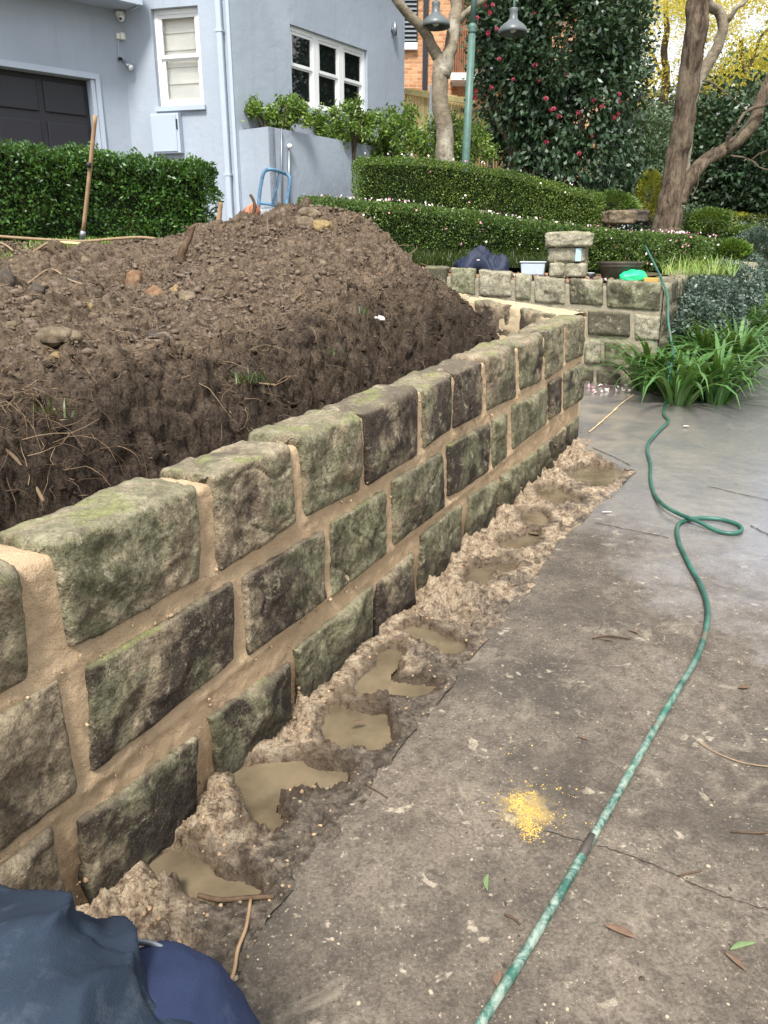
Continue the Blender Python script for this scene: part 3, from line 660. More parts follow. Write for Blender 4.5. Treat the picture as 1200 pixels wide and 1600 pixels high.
ROWS = {
 'A': [[(48, 855), (-190, 1010), 'L', (73, 1033)],
  [(75, 835), (305, 748), (315, 905), (105, 1015)], [(328, 742), (453, 693), (462, 815), (340, 895)], [(463, 690), (557, 646), (562, 765), (475, 808)],
  [(566, 645), (650, 607), (653, 712), (571, 762)], [(658, 605), (705, 582), (705, 670), (660, 703)], [(710, 580), (753, 560), (753, 648), (708, 670)],
  [(758, 558), (803, 538), (805, 621), (760, 643)], [(810, 536), (847, 521), (845, 597), (811, 611)], [(852, 520), (880, 506), (878, 577), (852, 593)],
  [(884, 505), (912, 494), (910, 556), (883, 568)]],
 'B': [[(133, 1045), (362, 910), (365, 1028), (140, 1205)], [(377, 902), (503, 828), (507, 932), (385, 1026)],
  [(515, 818), (600, 768), (602, 862), (517, 932)], [(611, 752), (690, 706), (692, 792), (614, 851)], [(698, 697), (764, 660), (762, 735), (700, 777)],
  [(768, 657), (792, 645), (790, 713), (768, 733)], [(798, 637), (853, 606), (852, 660), (800, 702)], [(857, 599), (876, 587), (875, 643), (857, 655)],
  [(880, 584), (909, 566), (907, 624), (880, 641)]],
 'C': [[(120, 1285), (308, 1150), (303, 1245), (135, 1357)], [(325, 1122), (453, 1033), (452, 1122), (345, 1222)], [(458, 1018), (582, 915), (580, 997), (473, 1096)],
  [(588, 914), (645, 862), (642, 935), (585, 998)], [(655, 838), (720, 787), (718, 862), (657, 906)], [(730, 777), (774, 750), (772, 808), (732, 846)],
  [(782, 745), (811, 724), (810, 770), (782, 800)], [(815, 722), (838, 706), (837, 750), (815, 768)], [(841, 702), (864, 682), (862, 722), (841, 742)], [(868, 680), (903, 650), (900, 692), (868, 716)]],
}
nw = empty('new_stone_wall', W(np.array(3.), np.array(-.1), np.array(0.)), 'waist-high rough sandstone block wall with fresh tan mortar beside the wet driveway', 'wall')
k = 0
CH = {'A': [(0, 0), (.55, .12), (.35, .42), (.68, .40), (.3, .62), (.5, .6), (.3, .85), (.45, .5), (.6, .4), (.5, .5), (.5, .2)],
 'B': [(.5, .68), (.45, .66), (.92, .35), (.8, .45), (.6, .72), (.8, .3), (.95, .15), (.35, .7), (.9, .4)], 'C': [(.7, .52), (.78, .5), (.9, .15), (.4, .7), (.75, .3), (.8, .3), (.8, .3), (.85, .3), (.7, .5), (.7, .5)]}
for row, lst in ROWS.items():
    for i, c in enumerate(lst):
        if c[2] == 'L': continue
        q = [wall_sh(*p) for p in c]; d = float(np.mean([p[0] for p in q]))
        if row == 'A':
            for j in (0, 1): q[j][1] = .905 + rnd.uniform(-.012, .016)
            if i == 5: q[0][1] -= .01
        if row == 'C':
            for j in (2, 3): q[j][1] = min(q[j][1] - .02, -.05)
        st = lid(main, q, k * 13 + 3, nw, MAT['stone'], bulge=.034 if row != 'C' else .04, res=.0075 if d < 3.2 else .011,
            top=.19 if row == 'A' else None, under=.035 if (row, i) in (('A', 1), ('B', 0), ('A', 3)) else 0, iters=8 if row == 'A' else 2)
        mo_, da_ = CH[row][i] if i < len(CH[row]) else (.6, .45)
        st['moss_amount'] = float(mo_); st['dark_amount'] = float(da_); k += 1
# blocks running on to the left, past the picture's edge
def rect(s0, s1, h0, h1, j=.008): return [(s0 + rnd.uniform(-j, j), h1 + rnd.uniform(-j, j)), (s1 + rnd.uniform(-j, j), h1 + rnd.uniform(-j, j)), (s1 + rnd.uniform(-j, j), h0 + rnd.uniform(-j, j)), (s0 + rnd.uniform(-j, j), h0 + rnd.uniform(-j, j))]
sA = wall_sh(60, 940)[0] - .035; sB = wall_sh(108, 1160)[0]; sC = wall_sh(93, 1340)[0]
for (sr, h0, h1, tp) in ((sA, .645, .905, .19), (sB, .315, .60, None), (sC, -.03, .27, None)):
    s = sr
    for wd in (.36, .48, .40):
        lid(main, rect(s - wd, s, h0, h1), k * 13 + 3, nw, MAT['stone'], bulge=.034, res=.010, top=tp, under=.03 if tp else 0, iters=8 if tp else 2); k += 1
        s -= wd + .05
mortar_body(main, -.75, wall_sh(912, 520)[0] + .03, -.08,   .885, .19, MAT['mortar'], nw, res=.011, beds=((.615, .016, .004), (.285, .020, .008), (.02, .09, -.020)), seed=50)
# top joint slips, pale and thick, between the nearest coping blocks
C = []
for _ in range(2200):
    k_ = rnd.random(); s__ = rnd.uniform(1.2, 6.2)
    h__ = rnd.choice((.615, .285, .03)) + rnd.choice((-1, 1)) * rnd.uniform(.015, .05) * rnd.random() if k_ < .75 else rnd.uniform(0, .88)
    C.append(W(np.array(s__), np.array(rnd.uniform(-.012, .006)), np.array(h__)))
scatter('mortar_spatter', np.array(C), rs.gamma(1.2, .0017, len(C)).clip(.001, .006), MAT['mortar'], nw, (1, 1, 1), 8, .9)
# ---- return wall at the far end
rp0, rp1 = np.array([.05, 6.66]), np.array([1.37, 5.74])
ret = Frame(rp0, rp1, .42, .25)
rw = empty('return_stone_wall', (.8, 6.2, .3), 'short return wall of brown sandstone and rough mortar closing the far end of the trench', 'wall')
for i, (a, b) in enumerate(((.02, .38), (.42, .74), (.79, 1.13), (1.18, 1.5))):
    lid(ret, rect(a, b, .64, .885), 900 + i, rw, MAT['stone'], bulge=.02, res=.014, top=.26); lid(ret, rect(a - .1, b - .12, .30, .6), 920 + i, rw, MAT['stone'], bulge=.02, res=.016)
mortar_body(ret, 0, ret.L, .1, .885, .28, MAT['retmortar'], rw, res=.018, beds=((.62, .03, .012),), seed=80, tt=.006, amp=1.6)

# ---- older garden wall with its pier
oc, ol = np.array([2.69, 7.65]), np.array([.30, 8.30]); ext = ol + (ol - oc) * .45
old = Frame(ext, oc, float(at(645, 418, 8.30)[2]) - 1.0 + .045, .30)
OW = [[(661, 417), (699, 418), (699, 455), (662, 453)], [(703, 418), (743, 420), (743, 461), (704, 458)], [(747, 421), (799, 426), (800, 464), (747, 462)], [(803, 428), (831, 431), (830, 469), (804, 467)],
 [(835, 432), (884, 436), (884, 475), (834, 472)], [(889, 436), (943, 438), (944, 478), (889, 475)], [(947, 437), (1034, 443), (1032, 486), (947, 480)],
 [(840, 480), (912, 482), (912, 525), (842, 519)], [(918, 484), (985, 489), (985, 527), (918, 523)], [(991, 491), (1033, 495), (1030, 533), (991, 530)],
 [(850, 528), (905, 529), (905, 572), (850, 566)], [(912, 529), (940, 531), (940, 570), (912, 567)], [(944, 534), (1020, 539), (1014, 579), (944, 573)],
 [(905, 573), (928, 577), (928, 600), (905, 600)], [(932, 578), (971, 585), (968, 604), (932, 600)], [(976, 586), (1012, 592), (1008, 612), (976, 608)],
 [(640, 470), (690, 470), (690, 500), (640, 500)], [(700, 470), (760, 473), (760, 505), (700, 500)], [(768, 474), (830, 478), (830, 515), (768, 510)]]
ow = empty('old_stone_wall', (2, 7.9, .3), 'old weathered sandstone garden wall with mossy blocks, its end by the strap-leaved plants', 'wall')
for i, c in enumerate(OW):
    q = [old.px(*p) for p in c]; lid(old, q, 300 + i * 7, ow, MAT['oldstone'], bulge=.03, res=.014, top=.30 if i < 7 else None, amp=1.2)
for i, (a, b) in enumerate(((.0, .33), (.37, .7), (.74, 1.02))): lid(old, rect(a, b, .72, .985), 480 + i, ow, MAT['oldstone'], bulge=.03, res=.016, top=.3)
mortar_body(old, 0, old.L - .02, -.05, .955, .30, MAT['oldmortar'], ow, res=.02, seed=90, tt=-.012)
# side of the old wall running back along the drive
sdw = Frame(oc + np.array([.01, .02]), oc + np.array([.01, .02]) + D * 5.6, .32, .32 + 5.6 * .04)
for r in range(4):
    s = .02
    while s < 5.3:
        w = rnd.uniform(.3, .52); lid(sdw, rect(s, s + w, .0 + r * .25 - .02, .215 + r * .25), 600 + int(s * 50) + r * 7, ow, MAT['oldstone'], bulge=.028, res=.022, top=.28 if r == 3 else None); s += w + .035
mortar_body(sdw, .0, 5.4, -.05, .955, .28, MAT['oldmortar'], ow, res=.03, seed=95, tt=-.004, name='side_mortar')
# pier on the wall
def block(name, cx, cy, cz, w, d_, h, parent, mat, seed, ang=0, amp=.012, n=14):
    g = np.linspace(-1, 1, n); V = []; F = []
    for ax in range(3):
        for sg in (-1, 1):
            A, Bq = np.meshgrid(g, g, indexing='ij'); P = np.empty(A.shape + (3,)); o_ = [i for i in range(3) if i != ax]
            P[..., o_[0]] = A; P[..., o_[1]] = Bq; P[..., ax] = sg
            f = grid_faces(n, n); F.append((f if (sg > 0) == (ax != 1) else f[:, ::-1]) + len(V) * n * n); V.append(P.reshape(-1, 3))
    V = np.concatenate(V); r = (np.abs(V) ** 8).sum(1) ** (1 / 8); V = V / r[:, None]
    V = V * np.array([w / 2, d_ / 2, h / 2]); nn = V / (np.linalg.norm(V, axis=1, keepdims=True) + 1e-9)
    V = V + nn * (amp * fbm(V + seed, 9, 4, .6, seed, True) + amp * .5 * fbm(V + seed, 30, 3, .6, seed))[:, None]
    c, s = math.cos(ang), math.sin(ang); V = np.stack([V[:, 0] * c - V[:, 1] * s + cx, V[:, 0] * s + V[:, 1] * c + cy, V[:, 2] + cz], -1)
    return mesh_np(name, V, np.concatenate(F), mat, parent, True)
pa = math.atan2(old.A[1], old.A[0])
pc = at(882, 433, 8.15); pz = float(pc[2])
pier = empty('stone_pier', pc, 'square sandstone pier with overhanging cap standing on the old wall', 'pier')
pzs = [(at(882, v, 8.0)[2]) for v in (433, 410, 386, 363)]
pw = .36
block('stone', pc[0] - .09, 8.08, (pzs[0] + pzs[1]) / 2, .15, .34, pzs[1] - pzs[0] - .008, pier, MAT['oldstone'], 41, pa)
block('stone', pc[0] + .09, 8.04, (pzs[0] + pzs[1]) / 2, .20, .34, pzs[1] - pzs[0] - .008, pier, MAT['oldstone'], 42, pa)
block('stone', pc[0] - .01, 8.07, (pzs[1] + pzs[2]) / 2, pw, .34, pzs[2] - pzs[1] - .006, pier, MAT['oldstone'], 43, pa)
block('cap', pc[0], 8.06, (pzs[2] + pzs[3]) / 2, .44, .42, pzs[3] - pzs[2], pier, MAT['oldstone'], 44, pa, .02, 20)
mbx = MB().box((pc[0] - .16, 7.93, pzs[0]), (pc[0] + .165, 8.2, pzs[2])); mbx.build('mortar', MAT['oldmortar'], pier)
t_ = MB(); x0, z0, z1 = at(902, 408, 7.87), at(902, 408, 7.87)[2], at(902, 388, 7.87)[2]
t_.box((x0[0] - .025, 7.855, z0), (x0[0] + .03, 7.875, z1)); tag(t_.build('number_plate', MAT['paleblue'], pier), 'small pale blue plate')

# ---- garden soil: excavated bank and heap behind the new wall
def rbf(Pc, zc, sm=.002):
    n = len(Pc); r = np.linalg.norm(Pc[:, None] - Pc[None], axis=-1); Kk = np.where(r > 0, r * r * np.log(r + 1e-9), 0) + sm * np.eye(n)
    A = np.block([[Kk, np.c_[np.ones(n), Pc]], [np.c_[np.ones(n), Pc].T, np.zeros((3, 3))]]); w = np.linalg.solve(A, np.r_[zc, 0, 0, 0])
    def f(x, y):
        o = w[n] + w[n + 1] * x + w[n + 2] * y
        for i in range(n):
            rr = (x - Pc[i, 0]) ** 2 + (y - Pc[i, 1]) ** 2; o = o + w[i] * .5 * rr * np.log(rr + 1e-12)
        return o
    return f
cp = [at(*c) for c in [(0, 620, 2.3), (200, 590, 2.9), (400, 545, 3.6), (560, 502, 4.4), (690, 484, 5.1), (0, 480, 4.0), (0, 400, 6.3), (150, 392, 6.3), (250, 382, 6.4), (200, 470, 4.4),
  (300, 362, 6.4), (345, 354, 6.4), (400, 348, 6.2), (440, 334, 6.05), (500, 328, 6.0), (560, 340, 5.95), (600, 372, 5.9), (650, 425, 5.85), (700, 455, 5.7), (755, 500, 5.45), (120, 440, 5.2), (300, 450, 4.9),
  (500, 420, 5.0), (400, 400, 5.4), (600, 440, 5.2), (500, 370, 5.5), (350, 520, 3.9), (100, 540, 3.1)]]
cp += [np.array(p) for p in [(-.4, 7.0, 1.55), (.4, 6.6, 1.05), (-1.1, 7.1, 1.6), (-2.0, 7.6, 1.64), (-3.4, 7.4, 1.64), (-4.5, 7.2, 1.66), (-4.5, 5.5, 1.5), (-2.6, 2.5, 1.3), (-3.5, 3.5, 1.38), (-2.3, 1.2, 1.2), (-4.5, 1, 1.3), (-1.9, 0, 1.1)]]
cp = np.array(cp); soilf = rbf(cp[:, :2], cp[:, 2])
def soil_z(X, Y):
    s, d = sd_of(X, Y); z = soilf(X, Y); P3 = np.stack([X, Y, 0 * X], -1)
    de = .86 + .10 * fbm(P3, 1.6, 3, .5, 31) - .2 * smooth(5.0, 6.0, s)
    k = smooth(de - .36, de, d + .06 * fbm(P3, 7, 3, .6, 32)); floor = gz(Y) + .42 + .06 * fbm(P3, 3, 3, .5, 33)
    z = floor * (1 - k) + z * k
    sh = smooth(7.2, 6.6, Y)
    z = z + sh * (.050 * fbm(P3, 2.4, 3, .5, 34) - .02 + .070 * fbm(P3, 6, 3, .55, 35, True) * (.4 + .6 * smooth(-.1, .5, vnoise(P3 * 1.3, 36))) + .022 * fbm(P3, 15, 4, .62, 37, True) + .014 * fbm(P3, 40, 3, .65, 38, True) + .070 * worley(P3 + .03 * fbm(P3, 9, 2, .5, 61)[..., None], 5.5, 3) * smooth(-.3, .5, vnoise(P3 * 1.7, 62)) * k)
    return z
gs = np.arange(-.8, 8.4, .0115); gd = np.concatenate([np.arange(.2, .4, .02), np.arange(.4, 1.0, .006), np.arange(1.0, 2.6, .0115), np.arange(2.6, 6.2, .019)])
Sg, Dg = np.meshgrid(gs, gd, indexing='ij'); X = O[0] + Sg * D[0] - Dg * N[0]; Y = O[1] + Sg * D[1] - Dg * N[1]; Z = soil_z(X, Y); V = np.stack([X, Y, Z], -1); SZ = Z.copy()
import bisect
SXl, SYl = list(map(float, gs)), list(map(float, gd))
def soil_at(px_, py_):
    x, y = sd_of(float(px_), float(py_)); i = min(max(bisect.bisect(SXl, x) - 1, 0), len(SXl) - 2); j = min(max(bisect.bisect(SYl, y) - 1, 0), len(SYl) - 2)
    a = min(max((x - SXl[i]) / (SXl[i + 1] - SXl[i]), 0), 1); b = min(max((y - SYl[j]) / (SYl[j + 1] - SYl[j]), 0), 1)
    return float((SZ[i, j] * (1 - a) + SZ[i + 1, j] * a) * (1 - b) + (SZ[i, j + 1] * (1 - a) + SZ[i + 1, j + 1] * a) * b)
nn_ = np.cross(np.gradient(V, axis=0), np.gradient(V, axis=1)); nn_ /= np.linalg.norm(nn_, axis=-1, keepdims=True) + 1e-9
sm_ = smooth(7.0, 6.5, Y); wq = V + .02 * fbm(V, 12, 2, .5, 73)[..., None]
V = V + nn_ * (sm_ * (.6 + .4 * smooth(.75, 1.15, Dg)) * (.050 * worley(wq, 9, 74, True) * smooth(-.2, .4, vnoise(V * 2.1, 75)) + .032 * worley(wq, 20, 76, True) + .014 * worley(V + .004 * fbm(V, 60, 2, .5, 77)[..., None], 46, 78, True) + .010 * fbm(V, 28, 3, .6, 79, True) - .028))[..., None]
V[..., :2] += .010 * np.stack([fbm(V, 22, 3, .6, 71), fbm(V, 22, 3, .6, 72)], -1)
s_, d_ = sd_of(X, Y); F = grid_faces(len(gs), len(gd)); dm = d_.ravel()[F].min(1); nr = np.array([-ret.N[0], -ret.N[1]])
rd = ((X - rp0[0]) * ret.N[0] + (Y - rp0[1]) * ret.N[1]).ravel()[F].min(1); xm = X.ravel()[F].max(1); ym = Y.ravel()[F].max(1)
ok = (dm > .19) & (xm > -4.8) & (ym < 8.1) & (ym > -.7) & ((rd > -.06) | (xm < .12)) & ~((rd < -.06) & (xm > -.25))
tag(mesh_np('soil_bank', V, F[ok], MAT['soil'], None, True), kind='structure')
# raised garden terrain behind and beside it
xs = np.linspace(-14, 3.2, 70); ys = np.linspace(6.9, 18, 40); X, Y = np.meshgrid(xs, ys, indexing='ij')
gzf = lambda X, Y: 1.45 + .2 * smooth(.5, -1.6, X) + .03 * np.maximum(Y - 9, 0) - .10 * smooth(1, 2.6, X)
V = np.stack([X, Y, gzf(X, Y)], -1); F = grid_faces(70, 40)
oy = old.N; od = ((X - ext[0]) * old.N[0] + (Y - ext[1]) * old.N[1]).ravel()[F].max(1); xm = X.ravel()[F].mean(1); ym = Y.ravel()[F].mean(1)
sd2 = ((X - sdw.p0[0]) * sdw.N[0] + (Y - sdw.p0[1]) * sdw.N[1]).ravel()[F].max(1)
ok = ((od < -.12) | (xm < -.9)) & (sd2 < -.1) & ~((ym < 7.5) & (xm > -.8))
tag(mesh_np('garden_bed', V, F[ok], MAT['ground'], None, True), kind='structure')

# ================================================================== VEGETATION
def leaves(C, Dn, L, Wd, r, spread=.8, fold=.18, droop=0.0):
    """C centres, Dn preferred outward direction; returns one folded quad per leaf"""
    n = len(C); d = Dn + r.normal(0, spread, (n, 3)); d[:, 2] -= droop; d /= np.linalg.norm(d, axis=1, keepdims=True) + 1e-9
    q_ = r.normal(0, 1, (n, 3)); s = np.cross(d, q_); s /= np.linalg.norm(s, axis=1, keepdims=True) + 1e-9; nn = np.cross(d, s)
    L = (L * r.uniform(.6, 1.3, n))[:, None]; Wd = (Wd * r.uniform(.7, 1.2, n))[:, None]
    V = np.stack([C - d * L * .5, C + s * Wd * .5 + nn * Wd * fold, C + d * L * .5, C - s * Wd * .5 + nn * Wd * fold], 1)
    return V.reshape(-1, 3), np.arange(n * 4).reshape(-1, 4)
def foliage(name, C, Dn, L, Wd, mat, parent, seed=1, **kw):
    V, F = leaves(C, Dn, L, Wd, np.random.RandomState(seed), **kw); return mesh_np(name, V, F, mat, parent)
def hedge(name, line, thick, zb, zt, n, L, Wd, mat, label, seed=1, cat='hedge', petals=0, side='front', wob=.05, rough=1.0):
    """clipped hedge: front line (list of xy), thickness away from the camera, bottom/top heights along it"""
    r = np.random.RandomState(seed); line = np.array(line, float); m = len(line)
    seg = np.linalg.norm(np.diff(line, axis=0), axis=1); cum = np.r_[0, np.cumsum(seg)]; Lt = cum[-1]
    zb = np.broadcast_to(zb, m).astype(float); zt = np.broadcast_to(zt, m).astype(float)
    def base(s):
        x = np.interp(s, cum, line[:, 0]); y = np.interp(s, cum, line[:, 1]); e = .02 * Lt
        dx = np.interp(s + e, cum, line[:, 0]) - np.interp(s - e, cum, line[:, 0]); dy = np.interp(s + e, cum, line[:, 1]) - np.interp(s - e, cum, line[:, 1])
        q_ = np.hypot(dx, dy) + 1e-9; return x, y, -dy / q_, dx / q_
    cx, cy = line.mean(0); root = empty(name, (cx, cy, zb.mean()), label, cat)
    # surface leaves on front, top, ends and back
    hgt = (zt - zb).mean(); wts = np.array([Lt * hgt * 1.5, Lt * thick * 1.2, thick * hgt * .8, thick * hgt * .8, Lt * hgt * .45]); k = r.choice(5, n, p=wts / wts.sum())
    s = r.rand(n) * Lt; tt = r.rand(n) * thick; hz = r.rand(n) ** .9; dep = r.exponential(.035, n).clip(0, .14) * rough
    s = np.where(k == 2, dep, np.where(k == 3, Lt - dep, s)); tt = np.where(k == 0, dep, np.where(k == 4, thick - dep, tt))
    x, y, nx, ny = base(s); b = np.interp(s, cum, zb); t = np.interp(s, cum, zt); z = b + (t - b) * hz; z = np.where(k == 1, t - dep, z)
    Pp = np.stack([x + nx * tt, y + ny * tt, z], -1); w_ = fbm(Pp, 3.5, 3, .6, seed) * wob + fbm(Pp, 11, 2, .6, seed + 3) * wob * .6
    On = np.stack([np.where(k == 0, -nx, np.where(k == 4, nx, np.where(k == 2, -ny * 0 - 1., np.where(k == 3, 1., 0)))), np.where(k == 0, -ny, np.where(k == 4, ny, 0)), np.where(k == 1, 1.0, .25)], -1)
    # round the top edges a little
    ed = np.minimum(tt, thick - tt); Pp[:, 2] -= np.where(k != 0, 0, 0) + .05 * np.exp(-ed / .05) * (k == 1)
    Pp += On * w_[:, None]
    foliage('foliage', Pp, On, L, Wd, mat, root, seed, spread=.75)
    # solid near-black core: the shade inside the hedge put in as colour
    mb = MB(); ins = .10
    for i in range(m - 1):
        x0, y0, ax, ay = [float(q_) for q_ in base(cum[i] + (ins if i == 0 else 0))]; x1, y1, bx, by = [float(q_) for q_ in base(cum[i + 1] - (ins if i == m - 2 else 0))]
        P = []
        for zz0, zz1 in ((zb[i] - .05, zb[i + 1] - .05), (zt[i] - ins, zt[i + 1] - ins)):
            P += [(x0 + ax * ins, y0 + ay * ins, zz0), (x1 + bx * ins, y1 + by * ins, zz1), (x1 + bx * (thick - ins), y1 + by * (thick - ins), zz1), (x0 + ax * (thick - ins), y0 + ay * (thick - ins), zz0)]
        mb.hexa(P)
    mb.build('shade_core', MAT['core'], root)
    if petals:
        s = r.rand(petals) * Lt; tt = r.rand(petals) ** 1.5 * thick; x, y, nx, ny = base(s); t = np.interp(s, cum, zt)
        C = np.stack([x + nx * tt, y + ny * tt, t + .02 + .02 * r.rand(petals)], -1); fr = r.rand(petals) < .25
        C[fr] = np.stack([x - nx * .03, y - ny * .03, np.interp(s, cum, zb) + (t - np.interp(s, cum, zb)) * r.rand(petals)], -1)[fr]
        h_ = int(petals * .72)
        for nm, cc, mt in (('fallen_petals', C[:h_], 'petal_pale'), ('fallen_petals', C[h_:], 'petal_pink')):
            V, F = leaves(cc, np.tile([0, 0, .1], (len(cc), 1)), .032, .026, r, fold=.3); tag(mesh_np(nm, V, F, MAT[mt], root), kind='stuff')
    return root
def X_(u, v, y): return at(u, v, y)[:2]
# left hedge under the garage
hedge('clipped_hedge', [(-4.6, 6.3), (-3.2, 6.95), (-1.56, 7.72)], .8, [1.55, 1.6, 1.62], [2.50, 2.48, 2.36], 42000, .040, .021, MAT['lilly'], 'thick leafy hedge below the charcoal garage door, behind the leaning wooden pole', 3, wob=.14, rough=2.2)
# lower hedge behind the old wall (long, drops away to the right)
lo = [(462, 302, 330, 9.25), (640, 314, 390, 9.0), (800, 336, 400, 8.9), (900, 350, 415, 8.95), (1000, 358, 425, 9.3), (1100, 364, 410, 10.4), (1168, 378, 402, 11.6)]
pts = [at(u, (a + b) / 2, y) for u, a, b, y in lo]
hedge('clipped_hedge', [p[:2] for p in pts], .75, [min(1.42, at(u, b, y)[2]) for u, a, b, y in lo], [at(u, a + 4, y)[2] for u, a, b, y in lo], 95000, .026, .015, MAT['box2'], 'long lower box hedge running behind the old stone wall and pier, strewn with fallen petals', 4, petals=420, wob=.06)
up = [(560, 242, 300, 10.6), (660, 244, 300, 10.7), (800, 264, 330, 10.9), (948, 302, 345, 11.6)]
hedge('clipped_hedge', [at(u, 300, y)[:2] for u, a, b, y in up], 1.0, 1.5, [at(u, a, y)[2] for u, a, b, y in up], 70000, .024, .014, MAT['box'], 'squared upper box hedge on the terrace in front of the green lamp post', 5, petals=90, wob=.03)
# far clipped hedges on the right
fh = [(1095, 334, 15.0), (1150, 330, 16), (1235, 338, 17)]
hedge('clipped_hedge', [at(u, 350, y)[:2] for u, v, y in fh], 1.2, 1.0, [at(u, v, y)[2] for u, v, y in fh], 16000, .04, .03, MAT['topiary'], 'distant flat-topped pale green hedge at the far right', 6)
fh = [(1090, 352, 13.2), (1185, 350, 13.6)]
hedge('clipped_hedge', [at(u, 370, y)[:2] for u, v, y in fh], .7, .9, [at(u, v, y)[2] for u, v, y in fh], 9000, .035, .025, MAT['box'], 'low clipped hedge just in front of the distant pale hedge', 7)

def blob_points(n, c, rad, r, shell=.55, seed=0, lump=.3, flat=0):
    u = r.normal(size=(n, 3)); u /= np.linalg.norm(u, axis=1, keepdims=True)
    q_ = r.rand(n) ** (1 / 3) * (1 - shell) + shell * r.rand(n) ** .25
    f = 1 + lump * fbm(u * 1.6 + seed, 1, 3, .6, seed)
    return np.array(c) + u * np.array(rad) * (q_ * f)[:, None], u
def shrub(name, c, rad, n, L, Wd, mat, label, seed, cat='shrub', stems=5, zb=None, lump=.35, clumps=0, shell=.55, group=None, gap=0):
    r = np.random.RandomState(seed); zb = c[2] - rad[2] if zb is None else zb; root = empty(name, (c[0], c[1], zb), label, cat, group)
    P, u = blob_points(n, c, rad, r, shell, seed, lump)
    if clumps:
        k = r.randint(0, clumps, n); cc, _ = blob_points(clumps, c, rad, r, .3, seed + 1, lump); rr = min(rad) * .34
        P = cc[k] + r.normal(0, 1, (n, 3)) * rr * .55; u = P - np.array(c); u /= np.linalg.norm(u, axis=1, keepdims=True) + 1e-9
    if gap: kp = fbm(P, gap, 3, .6, seed + 9) > -.08; P, u = P[kp], u[kp]
    ok = P[:, 2] > zb; foliage('foliage', P[ok], u[ok], L, Wd, mat, root, seed)
    mb = MB()
    for i in range(stems):
        a = r.rand() * 6.283; e = np.array([c[0] + rad[0] * .55 * math.cos(a), c[1] + rad[1] * .55 * math.sin(a), c[2] + rad[2] * r.uniform(.0, .5)])
        b = np.array([c[0] + .12 * rad[0] * math.cos(a), c[1] + .12 * rad[1] * math.sin(a), zb - .05]); m_ = (b + e) / 2 + r.normal(0, .05, 3) * rad[0]
        mb.tube(spline([b, m_, e], 4), list(np.linspace(.02, .006, 9) * (1 + rad[0])), 6)
    mb.build('stems', MAT['bark3'], root, True)
    return root
# planter shrubs against the house (z of planter top 3.1)
shrub('planter_shrub', at(432, 178, 11.25), (.55, .3, .22), 3600, .075, .03, MAT['gardenia'], 'loose light green shrub at the left end of the rendered planter', 21, stems=7, zb=2.98, clumps=22)
for i, (u, v, y, rx, rz, lb) in enumerate([(545, 196, 12.2, .50, .28, 'sparse shrub in the planter under the middle of the triple window'), (604, 208, 12.7, .52, .36, 'denser round shrub at the right end of the planter by the house corner')]):
    shrub('planter_shrub', at(u, v, y), (rx, .3, rz), 3800, .07, .028, MAT['gardenia'], lb, 22 + i, stems=8, zb=2.8, clumps=20)
shrub('garden_shrub', at(668, 208, 11.9), (.55, .35, .42), 4200, .06, .028, MAT['gardenia'], 'round bright green shrub in front of the paling fence, left of the mottled trunk', 25, zb=2.3, clumps=30)
shrub('garden_shrub', at(728, 222, 12.1), (.42, .35, .34), 2600, .06, .028, MAT['gardenia'], 'bright green shrub behind the foot of the green lamp post', 26, zb=2.3, clumps=20)
# ---- trees
def limb(mb, px, w, k=8, n=12, wob=.02, seed=0):
    P = spline([at(*p) for p in px], k); wd = np.interp(np.linspace(0, 1, len(P)), np.linspace(0, 1, len(w)), w)
    P = [p + wob * np.array([float(vnoise(np.array([i * .37, 0, seed + j * 5.]), 3)) for j in range(3)]) for i, p in enumerate(P)]
    mb.tube(P, [x * (1 + .035 * float(vnoise(np.array([i * .45, seed, 1.]), 8))) for i, x in enumerate(wd)], n)
# mottled small tree by the house
yt = 11.3
bt_ = at(694, 245, yt); tree = empty('mottled_tree', bt_, 'bare smooth mottled grey tree forking low beside the green lamp post', 'tree')
mb = MB(); limb(mb, [(697, 262, yt), (693, 200, yt), (686, 150, yt), (690, 108, yt)], [.135, .115, .11, .115], seed=1); mb.build('trunk', MAT['bark2'], tree, True)
mb = MB(); limb(mb, [(688, 118, yt), (682, 84, yt), (660, 48, yt - .1), (640, 24, yt - .2), (612, -12, yt - .3), (590, -60, yt - .4)], [.085, .075, .06, .06, .05, .04], seed=2); mb.build('branch', MAT['bark2'], tree, True)
mb = MB(); limb(mb, [(692, 118, yt), (704, 75, yt), (712, 30, yt + .1), (708, -15, yt + .2), (700, -70, yt + .2)], [.10, .085, .08, .07, .05], seed=3)
limb(mb, [(712, 34, yt + .1), (730, 18, yt + .1), (752, 2, yt + .1), (790, -40, yt)], [.05, .042, .035, .02], seed=4); mb.build('branch', MAT['bark2'], tree, True)
